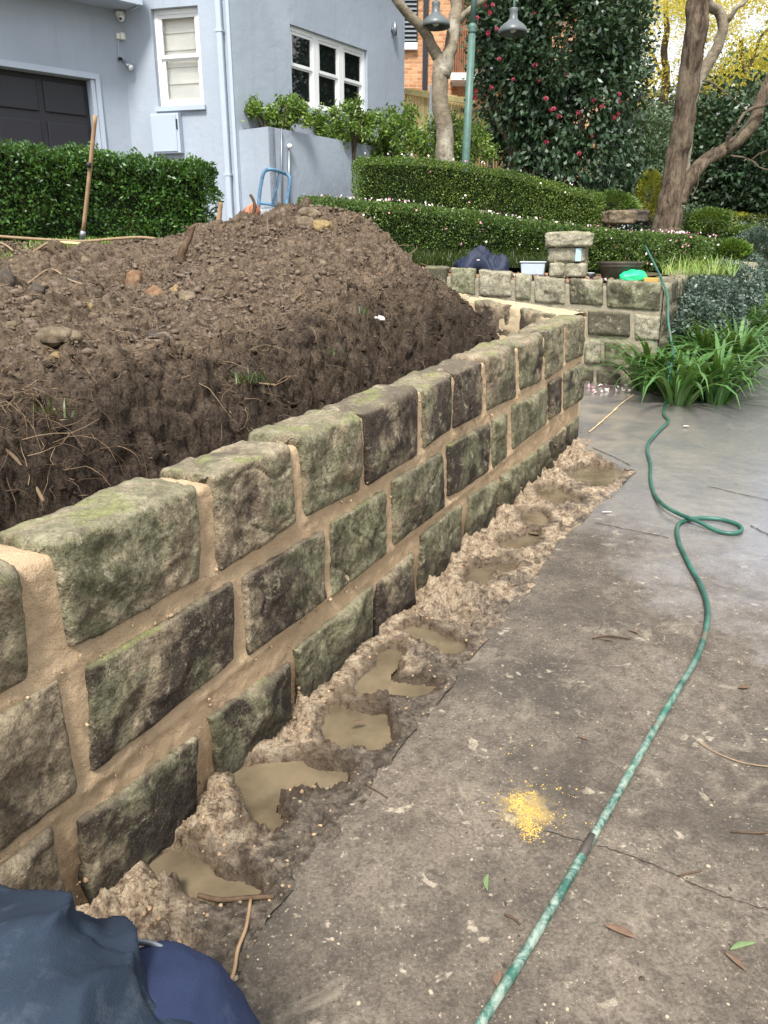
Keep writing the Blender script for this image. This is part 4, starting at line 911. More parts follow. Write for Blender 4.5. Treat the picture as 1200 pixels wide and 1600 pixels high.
# big rough street tree on the right
y2 = 12.6
tree = empty('rough_barked_tree', at(1045, 345, y2), 'large rough-barked tree with a leaning trunk and a low right limb behind the lower hedge', 'tree')
mb = MB(); limb(mb, [(1040, 372, y2), (1045, 330, y2), (1053, 270, y2), (1066, 200, y2), (1078, 120, y2 - .05), (1088, 50, y2 - .1), (1092, -10, y2 - .1), (1100, -90, y2 - .1)], [.24, .195, .165, .155, .155, .155, .155, .14], 10, 20, .015, 5); mb.build('trunk', MAT['bark1'], tree, True)
mb = MB(); limb(mb, [(1058, 318, y2), (1074, 286, y2), (1105, 250, y2 + .1), (1150, 222, y2 + .2), (1176, 196, y2 + .2), (1192, 150, y2 + .2), (1225, 90, y2 + .2)], [.13, .11, .095, .09, .10, .085, .075], 8, 14, .02, 6)
limb(mb, [(1132, 232, y2 + .1), (1145, 205, y2), (1160, 180, y2), (1185, 168, y2), (1215, 160, y2)], [.03, .025, .022, .02, .015], 6, 8, .02, 7); mb.build('branch', MAT['bark1'], tree, True)
mb = MB(); limb(mb, [(1070, 282, y2 + .12), (1074, 230, y2 + .2), (1078, 165, y2 + .25), (1092, 125, y2 + .3), (1112, 92, y2 + .3), (1130, 48, y2 + .3), (1124, 18, y2 + .3), (1104, 2, y2 + .2), (1090, -40, y2)], [.06, .07, .08, .085, .08, .075, .075, .07, .06], 8, 14, .015, 8)
limb(mb, [(1133, 34, y2 + .3), (1146, 20, y2 + .2), (1166, -4, y2 + .1), (1190, -50, y2)], [.045, .035, .028, .02], 6, 8, .02, 9); mb.build('branch', MAT['bark2'], tree, True)
mb = MB()
for pts_, w in (([(1100, 126, y2), (1118, 132, y2), (1140, 150, y2 - .2), (1165, 175, y2 - .3)], .012), ([(1144, 243, y2), (1175, 250, y2 - .3), (1190, 262, y2 - .4), (1210, 270, y2 - .5)], .014), ([(1176, 250, y2 - .3), (1195, 235, y2 - .3), (1212, 222, y2 - .4)], .012), ([(1098, 250, y2), (1090, 285, y2 - .3), (1080, 312, y2 - .4)], .008)):
    limb(mb, pts_, [w, w * .6], 5, 6, .03, 11)
tag(mb.build('twigs', MAT['bark3'], tree, True), kind='stuff')
# camellia: tall dark crown, several stems, red flowers
yc = 14.3
def crown(n, ells, r, seed, clump_r, per):
    C = []
    for (u, v, y, ru, rv, ry) in ells:
        c = at(u, v, y); m_ = y / 1.05 / FPX; k = int(n * (ru * rv) / sum(e[3] * e[4] for e in ells) / per) + 1
        P, _ = blob_points(k, c, (ru * m_, ry, rv * m_), r, .45, seed, .3); C.append(P)
    C = np.concatenate(C); P = np.repeat(C, per, 0) + r.normal(0, clump_r, (len(C) * per, 3)); return C, P
r = np.random.RandomState(31)
ell = [(870, 60, yc, 118, 110, 1.3), (820, -60, yc, 90, 120, 1.2), (930, 150, yc, 70, 110, 1.1), (800, 130, yc, 55, 90, .9), (900, 250, yc - .2, 95, 70, 1.1), (865, -150, yc, 120, 100, 1.3), (955, 40, yc, 50, 90, .9), (790, 60, yc, 46, 60, .8), (850, 200, yc, 70, 90, 1.0), (960, -60, yc, 50, 80, .9), (905, 320, yc - .3, 80, 25, .8)]
C, P = crown(62000, ell, r, 31, .12, 14)
tree = empty('camellia_tree', (2.9, yc, 1.5), 'tall dense dark green camellia tree dotted with red flowers', 'tree')
cen = at(865, 100, yc); u = P - cen; u /= np.linalg.norm(u, axis=1, keepdims=True); kp = fbm(P, 1.6, 3, .6, 5) > -.34
foliage('crown', P[kp], u[kp], .105, .055, MAT['camellia'], tree, 32, droop=.3)
mb = MB()
for a, b, c_, w in (((790, 345), (800, 250), (795, 100), .07), ((850, 345), (868, 240), (890, 60), .08), ((905, 340), (905, 240), (925, 100), .06), ((875, 345), (868, 180), (862, 0), .06), ((800, 300), (790, 220), (770, 150), .05), ((940, 330), (925, 240), (935, 120), .05), ((862, 345), (905, 200), (945, 40), .035)):
    limb(mb, [(a[0], a[1] + 10, yc - .2), (*b, yc - .3), (*c_, yc - .2)], [w, w * .8, w * .4], 8, 8, .1, a[0])
mb.build('stems', MAT['bark3'], tree, True)
fl_px = [(765, 20), (770, 8), (776, 45), (737, 48), (763, 52), (745, 28), (802, 124), (780, 92), (836, 102), (842, 125), (853, 154), (865, 170), (885, 115), (768, 137), (743, 142), (742, 152), (758, 8), (835, 22), (904, 176), (874, 182), (860, 172), (928, 157), (940, 166), (968, 147), (968, 158), (966, 178), (960, 184), (925, 213), (905, 240), (854, 222), (838, 212), (804, 220), (776, 222), (864, 195), (786, 68), (820, 128), (760, 90), (900, 60), (930, 200), (948, 232), (895, 200), (915, 130), (850, 60), (880, 30), (978, 178), (938, 60), (812, 180), (830, 160)]
V0, F0 = [], []
for k_, (ph, rr) in enumerate(((0, 1), (.6, .7), (1.1, .42))):
    for j in range(6):
        a = ph + j * 1.047; b0 = len(V0); ca, sa = math.cos(a), math.sin(a); z_ = k_ * .25
        V0 += [(0, 0, z_ - .1), (ca * rr * .7 - sa * .35 * rr, sa * rr * .7 + ca * .35 * rr, z_ + .18), (ca * rr, sa * rr, z_ + .1), (ca * rr * .7 + sa * .35 * rr, sa * rr * .7 - ca * .35 * rr, z_ + .18)]; F0.append((b0, b0 + 1, b0 + 2, b0 + 3))
fm = None
for i, (u_, v_) in enumerate(fl_px[:30]):
    p = at(u_, v_, yc - 1.05 + rnd.uniform(-.25, .25))
    if fm is None: fo = mesh_np('flower', V0, F0, MAT['red_flower'], tree); fm = fo.data
    else: fo = link('flower', fm, tree)
    fo.location = Vector([float(q_) for q_ in p]); fo.scale = (rnd.uniform(.032, .045),) * 3; fo.rotation_euler = (rnd.uniform(.9, 1.9), rnd.uniform(-.4, .4), rnd.uniform(-.6, .6))
# background masses on the right
def mass(name, label, ells, n, L, Wd, mat, seed, cr_=.25, per=12, cat='tree', gap=None, stems=(), stemmat='bark3', group=None):
    r = np.random.RandomState(seed); C, P = crown(n, ells, r, seed, cr_, per); c0 = C.mean(0)
    root = empty(name, (c0[0], c0[1], 1.0), label, cat, group); u = P - c0; u /= np.linalg.norm(u, axis=1, keepdims=True)
    if gap: kp = fbm(P, gap[0], 3, .6, seed) > gap[1]; P, u = P[kp], u[kp]
    foliage('crown', P, u, L, Wd, mat, root, seed)
    if stems:
        mb = MB()
        for px, w in stems: limb(mb, px, w, 6, 8, .08, seed)
        mb.build('trunk', MAT[stemmat], root, True)
    return root
mass('background_shrub', 'dark glossy tree mass behind the right limb of the rough-barked tree', [(1130, 250, 18, 75, 75, 2.2), (1190, 210, 18.5, 60, 80, 2), (1090, 200, 18.5, 40, 40, 1.5), (1160, 300, 17.5, 80, 35, 1.4), (1250, 260, 18, 60, 80, 1.4)], 42000, .13, .07, MAT['camellia'], 41, .22, cat='tree', stems=(([(1140, 345, 18), (1140, 250, 18)], [.12, .08]),))
mass('background_shrub', 'soft grey-green shrub filling the gap between the camellia and the rough-barked tree', [(985, 250, 16.5, 45, 60, 1), (1010, 300, 16, 45, 40, 1), (965, 300, 15.5, 35, 35, .8), (1020, 220, 17, 35, 40, .8)], 16000, .09, .04, MAT['farleaf'], 42, .16, cat='shrub', stems=(([(1000, 345, 16), (990, 260, 16)], [.05, .02]),))
mass('background_tree', 'grey-green tree seen through the fork below the yellow foliage', [(1000, 190, 24, 40, 30, 1.4), (1110, 165, 24, 60, 40, 2), (1180, 130, 24, 50, 45, 2)], 12000, .14, .07, MAT['farleaf'], 43, .3, stems=(([(1100, 330, 24), (1110, 180, 24)], [.15, .1]),))
mass('yellow_tree', 'tall tree with airy yellow-green foliage against the sky at the top right', [(1040, 60, 21, 75, 65, 2.2), (1150, 90, 21, 75, 70, 2.4), (1010, 115, 21, 30, 40, 1.4), (1090, 0, 21, 110, 50, 2.4), (1230, 60, 21, 60, 90, 2), (1150, 150, 20.5, 50, 22, 1.2), (1120, -60, 21, 120, 60, 3)], 66000, .085, .03, MAT['yellow'], 44, .24, 22, gap=(.8, -.03),
     stems=(([(1035, 330, 21), (1038, 160, 21), (1042, 60, 21), (1030, -40, 21)], [.14, .1, .08, .04]), ([(1040, 120, 21), (1020, 90, 21), (1005, 60, 21)], [.05, .03, .02]), ([(1150, 340, 21), (1170, 180, 21), (1160, 60, 21)], [.12, .09, .05]), ([(1165, 120, 21), (1190, 60, 21), (1220, 20, 21)], [.05, .03, .02])))
mass('background_shrub', 'low dark leafy growth behind the edging rocks and the rough tree base', [(985, 350, 15, 60, 22, .8), (1060, 345, 15, 50, 18, .8), (1140, 370, 14.6, 60, 20, .6), (1190, 380, 14, 40, 25, .6)], 9000, .07, .035, MAT['farleaf'], 47, .1, cat='shrub')
mass('background_tree', 'dark leafy trees standing where the drive runs out of sight at the far right', [(1300, 260, 27, 90, 110, 2.5), (1450, 240, 27, 110, 130, 2.5), (1640, 250, 27, 130, 120, 2.5), (1850, 240, 27, 140, 130, 2.5)], 16000, .24, .13, MAT['farleaf'], 48, .4, stems=(([(1300, 400, 27), (1300, 260, 27)], [.2, .1]), ([(1640, 400, 27), (1640, 260, 27)], [.2, .1])))
shrub('topiary_ball', at(1014, 305, 13.6), (.23, .24, .42), 6000, .03, .02, MAT['topiary'], 'upright yellow-green clipped bush left of the rough tree trunk', 46, cat='topiary', lump=.06, shell=.85)
for i, (u, v, y, rx, rz, mt, lb) in enumerate([(955, 322, 12.6, .45, .22, 'box2', 'low dark leafy plant at the right end of the upper hedge'), (1105, 345, 12.9, .4, .2, 'box2', 'low dark shrub between the rough trunk and the distant hedge'), (1185, 395, 11.2, .4, .32, 'bluegreen', 'grey-green bush at the right edge beyond the small stone post'), (1140, 394, 10.9, .28, .18, 'gardenia', 'small lime-green bush at the end of the long lower hedge')]):
    shrub('low_shrub', at(u, v, y), (rx, .35, rz), 5000, .05, .024, MAT[mt], lb, 50 + i, lump=.3)
# trees across the drive (outside the frame, seen in the window glass)
for i, (x, y, z, rr, mt) in enumerate(((15, 3, 4.2, 3.4, 'yellow'), (16, 9, 4.6, 3.2, 'farleaf'), (14, -3, 3.8, 3.4, 'farleaf'), (20, 5, 7.2, 3.4, 'yellow'))):
    shrub('street_tree', (x, y, z), (rr, rr * .9, rr), 6500, .34, .18, MAT[mt], ['yellow tree across the drive, first from the near side, mirrored in the window', 'dark tree across the drive, farthest along, mirrored in the window', 'dark tree across the drive, nearest, mirrored in the window', 'tall yellow tree across the drive behind the others, mirrored in the window'][i], 70 + i, cat='tree', stems=5, zb=.1, shell=.4)

# ---- strap-leaved plants, blue-green shrub, mondo grass, lawn
def strap_leaf(base, a, L, w, rise, seg=6, r=rnd):
    d = np.array([math.cos(a), math.sin(a), 0]); s = np.array([-d[1], d[0], 0]); V = []
    el0 = R(rise); p = np.array(base, float); el = el0; st = L / seg; tw = r.uniform(-.3, .3)
    for i in range(seg + 1):
        q_ = i / seg; ww = w * (1 - q_ ** 2.2) * (.6 + .4 * min(1, q_ * 4)) * .5 + .0008
        nn = np.cross(d * math.cos(el) + np.array([0, 0, math.sin(el)]), s); sd3 = s * math.cos(tw * q_) + nn * math.sin(tw * q_)
        V += [p - sd3 * ww, p + nn * (-.25 * ww), p + sd3 * ww]
        p = p + st * (d * math.cos(el) + np.array([0, 0, 1.0]) * math.sin(el)); el -= R(r.uniform(15, 32)) * (.5 + q_)
        p[2] = max(p[2], base[2] + .008)
    F = []
    for i in range(seg):
        for j in range(2): k_ = i * 3 + j; F.append((k_, k_ + 1, k_ + 4, k_ + 3))
    return np.array(V), np.array(F)
cl_px = [(1012, 616, 'arching strap-leaf clump at the foot of the old wall, left of the hose'), (1062, 636, 'front strap-leaved clump with the green hose lying over it'), (1118, 634, 'front right strap-leaved clump spilling onto the wet drive'), (1092, 600, 'strap-leaved clump second row behind the front pair'),
         (1040, 580, 'strap-leaved clump tucked between the old wall and the hose'), (1146, 604, 'strap-leaved clump on the bed edge, third from the front'), (1160, 560, 'strap-leaved clump on the bed edge, fourth from the front'), (1125, 562, 'strap-leaved clump below the blue-green shrub'),
         (1172, 535, 'strap-leaved clump on the bed edge beside the wet drive, fifth from the front'), (1184, 512, 'strap-leaved clump on the bed edge, sixth from the front'), (1192, 490, 'strap-leaved clump near the far end of the bed edge'), (1200, 472, 'farthest strap-leaved clump at the right edge of the photo'), (1155, 530, 'strap-leaved clump behind the fifth one of the bed edge'), (1175, 478, 'far strap-leaved clump beside the blue-green shrub'), (1190, 455, 'small strap-leaved clump at the back of the bed')]
for i, (u, v, lb) in enumerate(cl_px):
    g = ground(u, v - 6, 0); root = empty('strap_leaf_clump', g, lb, 'plant', 'strap-leaved plants along the bed'); r_ = random.Random(i)
    nl = 72 if i < 4 else 110; Vs, Fs, o_ = [], [], 0
    for j in range(nl):
        a = r_.uniform(0, 6.283); rad = r_.uniform(0, .12); L = r_.uniform(.55, .95) * (1.15 if i > 2 else 1.0); rise = r_.uniform(52, 88)
        V, F = strap_leaf((g[0] + rad * math.cos(a), g[1] + rad * math.sin(a), g[2] - .01), a + r_.uniform(-.5, .5), L, r_.uniform(.034, .050), rise, 6, r_)
        if i < 4: mesh_np('leaf', V, F, MAT['strap'], root, True)
        else: Vs.append(V); Fs.append(F + o_); o_ += len(V)
    if Vs: mesh_np('leaves', np.concatenate(Vs), np.concatenate(Fs), MAT['strap'], root, True)
bed = MB()
bp = [ground(u, v, .0) for u, v in ((1000, 596), (1008, 612), (1060, 626), (1115, 626), (1146, 604), (1165, 545), (1180, 500), (1195, 465))]; bp2 = [np.array([2.70, 7.6]), np.array([2.8, 7.8]), np.array([3.0, 8.1]), np.array([3.3, 8.6]), np.array([3.6, 9.3]), np.array([4.0, 10.4]), np.array([4.6, 11.6]), np.array([5.4, 13.2])]
V = []; 
for a, b in zip(bp, bp2): V += [(a[0], a[1], a[2] + .006), (b[0], b[1], gz(b[1]) + .05)]
tag(mesh_np('planting_bed', V, [(2 * i, 2 * i + 1, 2 * i + 3, 2 * i + 2) for i in range(7)], MAT['soil']), kind='structure')
bs = [(1100, 480, 8.9, .44, .36), (1080, 510, 8.5, .34, .34), (1135, 455, 9.8, .5, .38), (1155, 435, 10.8, .5, .34), (1115, 510, 8.9, .38, .32), (1150, 480, 9.9, .35, .3)]
r = np.random.RandomState(61); PP, UU = [], []
for j, (u, v, y, rx, rz) in enumerate(bs):
    P, u_ = blob_points(5200, at(u, v, y), (rx, .42, rz), r, .7, 61 + j, .25); PP.append(P); UU.append(u_)
root = empty('blue_green_shrub', (3.6, 9.2, .4), 'spreading shrub with small blue-green leaves between the old wall and the strap-leaved plants', 'shrub')
foliage('foliage', np.concatenate(PP), np.concatenate(UU), .05, .022, MAT['bluegreen'], root, 62)
mb = MB()
for j, (u, v, y, rx, rz) in enumerate(bs): p = at(u, v, y); mb.tube([(p[0], p[1], gz(y)), (p[0] + .1, p[1] + .05, p[2] + .1)], [.02, .008], 6)
mb.build('stems', MAT['bark3'], root, True)
def tufts(name, C, L, w, mat, seed, parent=None, rise=(40, 85), seg=3):
    r_ = random.Random(seed); Vs, Fs, o_ = [], [], 0
    for c in C:
        V, F = strap_leaf(c, r_.uniform(0, 6.283), L * r_.uniform(.5, 1.2), w, r_.uniform(*rise), seg, r_); Vs.append(V); Fs.append(F + o_); o_ += len(V)
    return tag(mesh_np(name, np.concatenate(Vs), np.concatenate(Fs), mat, parent), kind='stuff')
Cm = []
for i in range(4200):
    u = rnd.uniform(600, 862); f = rnd.random(); a = at(u, 415 + .05 * (u - 700), 8.62); y = 8.42 + f * .55 + (860 - u) / 240 * .22
    Cm.append((a[0] / 8.62 * y, y, 1.42 + .10 * f + (700 - u) * .0002))
tufts('mondo_grass', Cm, .17, .007, MAT['mondo'], 5, None)
Cm = []
for i in range(900):
    p = at(rnd.uniform(1035, 1150), 420, 8.9 + rnd.random() * 2.2); Cm.append((p[0], p[1], 1.33 + rnd.random() * .04))
tufts('wispy_grass', Cm, .22, .006, MAT['grass'], 6, None)
Cm = []
for i in range(5200):
    x, y = rnd.uniform(-4.4, -2.0), rnd.uniform(6.0, 7.3)
    if x > -2.35 + .2 * rnd.random(): continue
    Cm.append((x, y, float(soilf(np.array(x), np.array(y))) + .01))
tufts('lawn_grass', Cm, .07, .005, MAT['grass'], 7, None)

# ================================================================== HOUSE
P1 = np.array([-1.91, 11.0]); dS = np.array([.71, 1.0]); dS /= np.linalg.norm(dS); nS = np.array([dS[1], -dS[0]])
P2 = np.array([.332, 14.16]); P0 = np.array([-3.392, 11.37]); dF = (P1 - P0) / np.linalg.norm(P1 - P0); nF = np.array([dF[1], -dF[0]])
dG = np.array([1.142, 1.0]); dG /= np.linalg.norm(dG); nG = np.array([dG[1], -dG[0]]); PG = P0 - dG * 6.0
def onp(p, n, u, v):              # pixel -> point of the vertical plane through p with normal n
    d = ray(u, v); t = (p @ n) / (d[:2] @ n); return np.array([d[0] * t, d[1] * t, CAMZ + d[2] * t])
def along(p, a, n, u, v): q_ = onp(p, n, u, v); return float((q_[:2] - p) @ a), float(q_[2])
house = empty('rendered_house', (-2, 13, 1.6), 'two-storey blue-grey rendered house with white sash windows and a charcoal garage door', 'house')
TOP = 7.2
def wall_with_holes(name, p, a, n, a0, a1, z0, z1, holes, th, mat, par):
    """rendered wall with real openings; holes = (x0,x1,z0,z1)"""
    mb = MB(); xs_ = sorted({a0, a1, *[h[0] for h in holes], *[h[1] for h in holes]}); zs_ = sorted({z0, z1, *[h[2] for h in holes], *[h[3] for h in holes]})
    def solid(i, j):
        if not (0 <= i < len(xs_) - 1 and 0 <= j < len(zs_) - 1): return False
        cx, cz = (xs_[i] + xs_[i + 1]) / 2, (zs_[j] + zs_[j + 1]) / 2
        return not any(h[0] < cx < h[1] and h[2] < cz < h[3] for h in holes)
    def pt(x, t, z): return (p[0] + a[0] * x + n[0] * t, p[1] + a[1] * x + n[1] * t, z)
    for i in range(len(xs_) - 1):
        for j in range(len(zs_) - 1):
            if not solid(i, j): continue
            x0, x1, c0, c1 = xs_[i], xs_[i + 1], zs_[j], zs_[j + 1]
            mb.add([pt(x0, 0, c0), pt(x1, 0, c0), pt(x1, 0, c1), pt(x0, 0, c1)], [(0, 1, 2, 3)])
            for (di, dj, q4) in ((-1, 0, [(x0, 0, c0), (x0, 0, c1), (x0, -th, c1), (x0, -th, c0)]), (1, 0, [(x1, 0, c0), (x1, -th, c0), (x1, -th, c1), (x1, 0, c1)]), (0, -1, [(x0, 0, c0), (x0, -th, c0), (x1, -th, c0), (x1, 0, c0)]), (0, 1, [(x0, 0, c1), (x1, 0, c1), (x1, -th, c1), (x0, -th, c1)])):
                if not solid(i + di, j + dj): mb.add([pt(*q_) for q_ in q4], [(0, 1, 2, 3)])
    return mb.build(name, mat, par)
# garage wall
gx1 = along(PG, dG, nG, 148, 130)[0]; gz1 = along(PG, dG, nG, 60, 112)[1]; LG = np.linalg.norm(P0 - PG)
wall_with_holes('garage_wall', PG, dG, nG, 0, LG, 1.3, TOP, [(gx1 - 2.5, gx1, 1.3 + .001, gz1)], .16, MAT['render'], house)
dr = MB(); dr.slab(PG, dG, nG, gx1 - 2.5, gx1, -.20, -.14, 1.3, gz1); door = dr.build('garage_door', MAT['charcoal'], house)
nrow = 5; ph = (gz1 - 1.32) / nrow
for i in range(nrow):
    for j in range(4):
        x1_ = gx1 - .10 - j * .60; z0 = 1.32 + i * ph
        for (a0, a1, b0, b1) in ((x1_ - .52, x1_, z0 + .06, z0 + .085), (x1_ - .52, x1_, z0 + ph - .085, z0 + ph - .06), (x1_ - .52, x1_ - .50, z0 + .085, z0 + ph - .085), (x1_ - .02, x1_, z0 + .085, z0 + ph - .085)):
            pass
        m_ = MB(); m_.slab(PG, dG, nG, x1_ - .52, x1_, -.142, -.118, z0 + .055, z0 + ph - .055); m_.build('door_panel', MAT['charcoal'], door, bevel=.02)
fr = MB(); fr.slab(PG, dG, nG, gx1 - .055, gx1 - .004, -.13, .012, 1.3, gz1 - .004); fr.slab(PG, dG, nG, gx1 + .004, gx1 + .06, -.004, .03, 1.3, gz1 + .07); fr.build('door_jamb', MAT['trimblue'], house)
fr = MB(); fr.slab(PG, dG, nG, gx1 - 2.6, gx1 + .002, -.004, .035, gz1 + .002, gz1 + .07); fr.build('door_lintel', MAT['trimblue'], house)
# eave box over the garage
ez = along(PG, dG, nG, 190, 18)[1]; e0 = along(PG, dG, nG, 193, 18)[0]
mb = MB(); mb.slab(PG, dG, nG, 0, e0, .002, .45, ez, ez + .09); mb.build('eave_soffit', MAT['trimblue'], house)
mb = MB(); mb.slab(PG, dG, nG, 0, e0 + .03, .45, .50, ez - .02, ez + .28); mb.slab(PG, dG, nG, e0 + .002, e0 + .03, .0, .45, ez - .02, ez + .28); mb.build('gutter', MAT['trimblue'], house)
mb = MB(); mb.slab(PG, dG, nG, 0, e0, .0, .46, ez + .10, ez + .26); mb.build('eave_roof', MAT['slate'], house)
# front (window) wall
LF = np.linalg.norm(P1 - P0); wx0, wz1 = along(P0, dF, nF, 235, 14); wx1, _ = along(P0, dF, nF, 309, 14); wz0 = along(P0, dF, nF, 270, 166)[1]
wall_with_holes('front_wall', P0, dF, nF, 0, LF, 1.3, TOP, [(wx0, wx1, wz0, wz1)], .14, MAT['render'], house)
def sash(parent, p, a, n, x0, x1, z0, z1, dep, blind=False, name='sash_window'):
    w = .055; mb = MB()
    for q_ in ((x0, x0 + w, z0, z1), (x1 - w, x1, z0, z1), (x0 + w, x1 - w, z1 - w, z1), (x0 + w, x1 - w, z0, z0 + w)): mb.slab(p, a, n, q_[0], q_[1], -dep - .05, -dep, q_[2], q_[3])
    root = mb.build(name, MAT['white'], parent)
    zm = (z0 + z1) / 2 + .01; iw = .04; x0 += w; x1 -= w; z0 += w; z1 -= w
    for (b0, b1, off) in ((zm, z1, .012), (z0, zm + .02, .035)):
        mb = MB(); b = b0; t = b1
        for q_ in ((x0, x0 + iw, b, t), (x1 - iw, x1, b, t), (x0 + iw, x1 - iw, t - iw, t), (x0 + iw, x1 - iw, b, b + iw)): mb.slab(p, a, n, q_[0], q_[1], -dep - off - .03, -dep - off, q_[2], q_[3])
        mb.build('sash', MAT['white'], root)
        g = MB(); g.slab(p, a, n, x0 + iw, x1 - iw, -dep - off - .02, -dep - off - .015, b + iw, t - iw); g.build('pane', MAT['pane'] if blind else MAT['glass'], root)
    return root
win = sash(house, P0, dF, nF, wx0 + .002, wx1 - .002, wz0 + .002, wz1 - .002, .07, True)
win['label'] = 'white single sash window with cream folded blind'
zb_ = wz1 - .05; hh = (wz1 - wz0 - .1) / 5.2
for i in range(5):
    mb = MB(); q0, q1 = zb_ - hh * (i + 1), zb_ - hh * i
    mb.slab(P0, dF, nF, wx0 + .05, wx1 - .05, -.19 - .012 * (i % 2), -.18, q0 + .004, q1); mb.slab(P0, dF, nF, wx0 + .05, wx1 - .05, -.185, -.165, q0 + .002, q0 + .022); mb.build('blind_fold', MAT['cream'], win)
mb = MB(); mb.slab(P0, dF, nF, wx0 + .03, wx1 - .03, -.34, -.26, wz0, wz1); mb.build('dark_interior', MAT['blackish'], win)
mb = MB(); mb.slab(P0, dF, nF, wx0 - .03, wx1 + .03, -.07, .05, wz0 - .06, wz0 - .004); mb.build('sill', MAT['trimblue'], win)
# little catch on the window
# pilaster and downpipe by the corner
a0 = along(P0, dF, nF, 341, 100)[0]; a1 = along(P0, dF, nF, 352, 100)[0]
mb = MB(); mb.slab(P0, dF, nF, a0 + .03, a1 + .01, .015, .085, 1.5, TOP - .2); dp = mb.build('downpipe', MAT['trimblue'], house, bevel=.015)
for z in (2.55, 4.2): m2 = MB(); m2.slab(P0, dF, nF, a0 + .02, a1 + .02, .005, .09, z, z + .03); m2.build('bracket', MAT['trimblue'], dp)
mb = MB(); mb.slab(P0, dF, nF, a1 + .06, LF - .002, .004, .03, 1.5, TOP - .1); mb.build('corner_pilaster', MAT['trimblue'], house)
# side wall with the triple window
LS = float((P2 - P1) @ dS); s0, sz1 = along(P1, dS, nS, 453, 37); s1 = along(P1, dS, nS, 574, 80)[0]; sz0 = along(P1, dS, nS, 523, 178)[1]; sz1 = .5 * (sz1 + along(P1, dS, nS, 577, 80)[1])
wall_with_holes('side_wall', P1, dS, nS, 0, LS, 1.3, TOP, [(s0, s1, sz0, sz1)], .16, MAT['render'], house)
ww = (s1 - s0) / 3
for i in range(3): w_ = sash(house, P1, dS, nS, s0 + i * ww + .003, s0 + (i + 1) * ww - .003, sz0 + .002, sz1 - .002, .05); 
mb = MB(); mb.slab(P1, dS, nS, s0 - .04, s1 + .04, -.05, .05, sz0 - .07, sz0 - .004); mb.build('sill', MAT['trimblue'], house)
mb = MB(); mb.slab(P1, dS, nS, s0, s1, -.6, -.5, sz0, sz1); mb.build('dark_interior', MAT['blackish'], house)
la, lz = along(P1, dS, nS, 612, 46); q_ = P1 + dS * la + nS * .06
mb = MB(); mb.lathe((q_[0], q_[1], lz), [(0, -.09), (.035, -.09), (.035, .09), (0, .09)], 16); mb.slab(P1, dS, nS, la - .02, la + .02, .0, .04, lz - .03, lz + .03); ol_ = mb.build('up_down_light', MAT['steel'], house, True)
# back, roof
P3 = P2 - nS * 7; P5 = PG - nG * 7
mb = MB(); mb.slab(P2, -nS, dS, .002, 7, -.16, 0, 1.3, TOP); mb.build('rear_wall', MAT['render'], house)
rp = [PG + nG * .5, P0 + nF * .3 + nG * .2, P1 + nF * .5 + nS * .5, P2 + nS * .5 + dS * .5, P3 + dS * .5, P5]; c_ = np.mean(rp, axis=0)
m = bpy.data.meshes.new('roof'); V = [(float(a), float(b), TOP + .01) for a, b in rp] + [(float(a), float(b), TOP + .14) for a, b in rp] + [(float(c_[0]), float(c_[1]), TOP + 2.4)]
m.from_pydata(V, [], [tuple(range(6))[::-1]] + [(i, (i + 1) % 6, (i + 1) % 6 + 6, i + 6) for i in range(6)] + [(i + 6, (i + 1) % 6 + 6, 12) for i in range(6)]); m.materials.append(MAT['slate']); link('roof', m, house)
# meter box, camera, sensor, floodlight on the walls
u0, bz1 = along(P0, dF, nF, 240, 180); u1, _ = along(P0, dF, nF, 284, 180); bz0 = along(P0, dF, nF, 260, 241)[1]
mbx = MB().slab(P0, dF, nF, u0, u1, .002, .10, bz0, bz1).build('meter_box', MAT['trimblue'], None, bevel=.006); tag(mbx, 'blue-grey painted meter box on the wall below the blind-covered window', 'meter box', None, 'thing')
MB().slab(P0, dF, nF, u0 + .015, u1 - .04, .101, .112, bz0 + .02, bz1 - .02).build('door', MAT['trimblue'], mbx, bevel=.003)
MB().slab(P0, dF, nF, u1 - .03, u1 - .018, .101, .118, bz0 + .28, bz0 + .40).build('slot', MAT['blackish'], mbx)
def fp(u, v, t): x, z = along(PG, dG, nG, u, v); q_ = PG + dG * x + nG * t; return np.array([q_[0], q_[1], z])
c = fp(186, 24, .04); cm = MB().lathe(c, [(0, .03), (.055, .03), (.06, 0), (.05, -.03), (.0, -.035)], 18).build('security_camera', MAT['white'], None, True); tag(cm, 'small white dome security camera under the garage eave', 'camera', None, 'thing')
cc = c + np.array([.02, -.04, -.05]); MB().lathe(cc, [(0, .04), (.03, .035), (.045, 0), (.03, -.03), (0, -.04)], 16).build('camera_dome', MAT['white'], cm, True)
MB().lathe(cc + np.array([0, -.035, -.012]), [(0, .012), (.018, .008), (.018, -.012), (0, -.014)], 10).build('lens', MAT['blackish'], cm, True)
c = fp(187, 57, .03); js = MB().box((c[0] - .05, c[1] - .03, c[2] - .04), (c[0] + .0, c[1] + .05, c[2] + .03)).build('motion_sensor', MAT['cream'], None, bevel=.01); tag(js, 'cream motion sensor box below the security camera', 'sensor', None, 'thing')
MB().box((c[0] + .004, c[1] - .035, c[2] - .045), (c[0] + .055, c[1] + .05, c[2] + .035)).build('sensor_head', MAT['cream'], js, bevel=.012)
a, b = fp(184, 63, .02), fp(184, 92, .02); MB().tube([a, b], .006, 6).build('conduit', MAT['trimblue'], js)
c = fp(186, 93, .04); fl = MB().lathe(c, [(0, .02), (.03, .015), (.03, -.01), (0, -.02)], 12).build('floodlight', MAT['blackish'], None, True); tag(fl, 'grey spotlight with glass lens pointing down beside the garage wall', 'spotlight', None, 'thing')
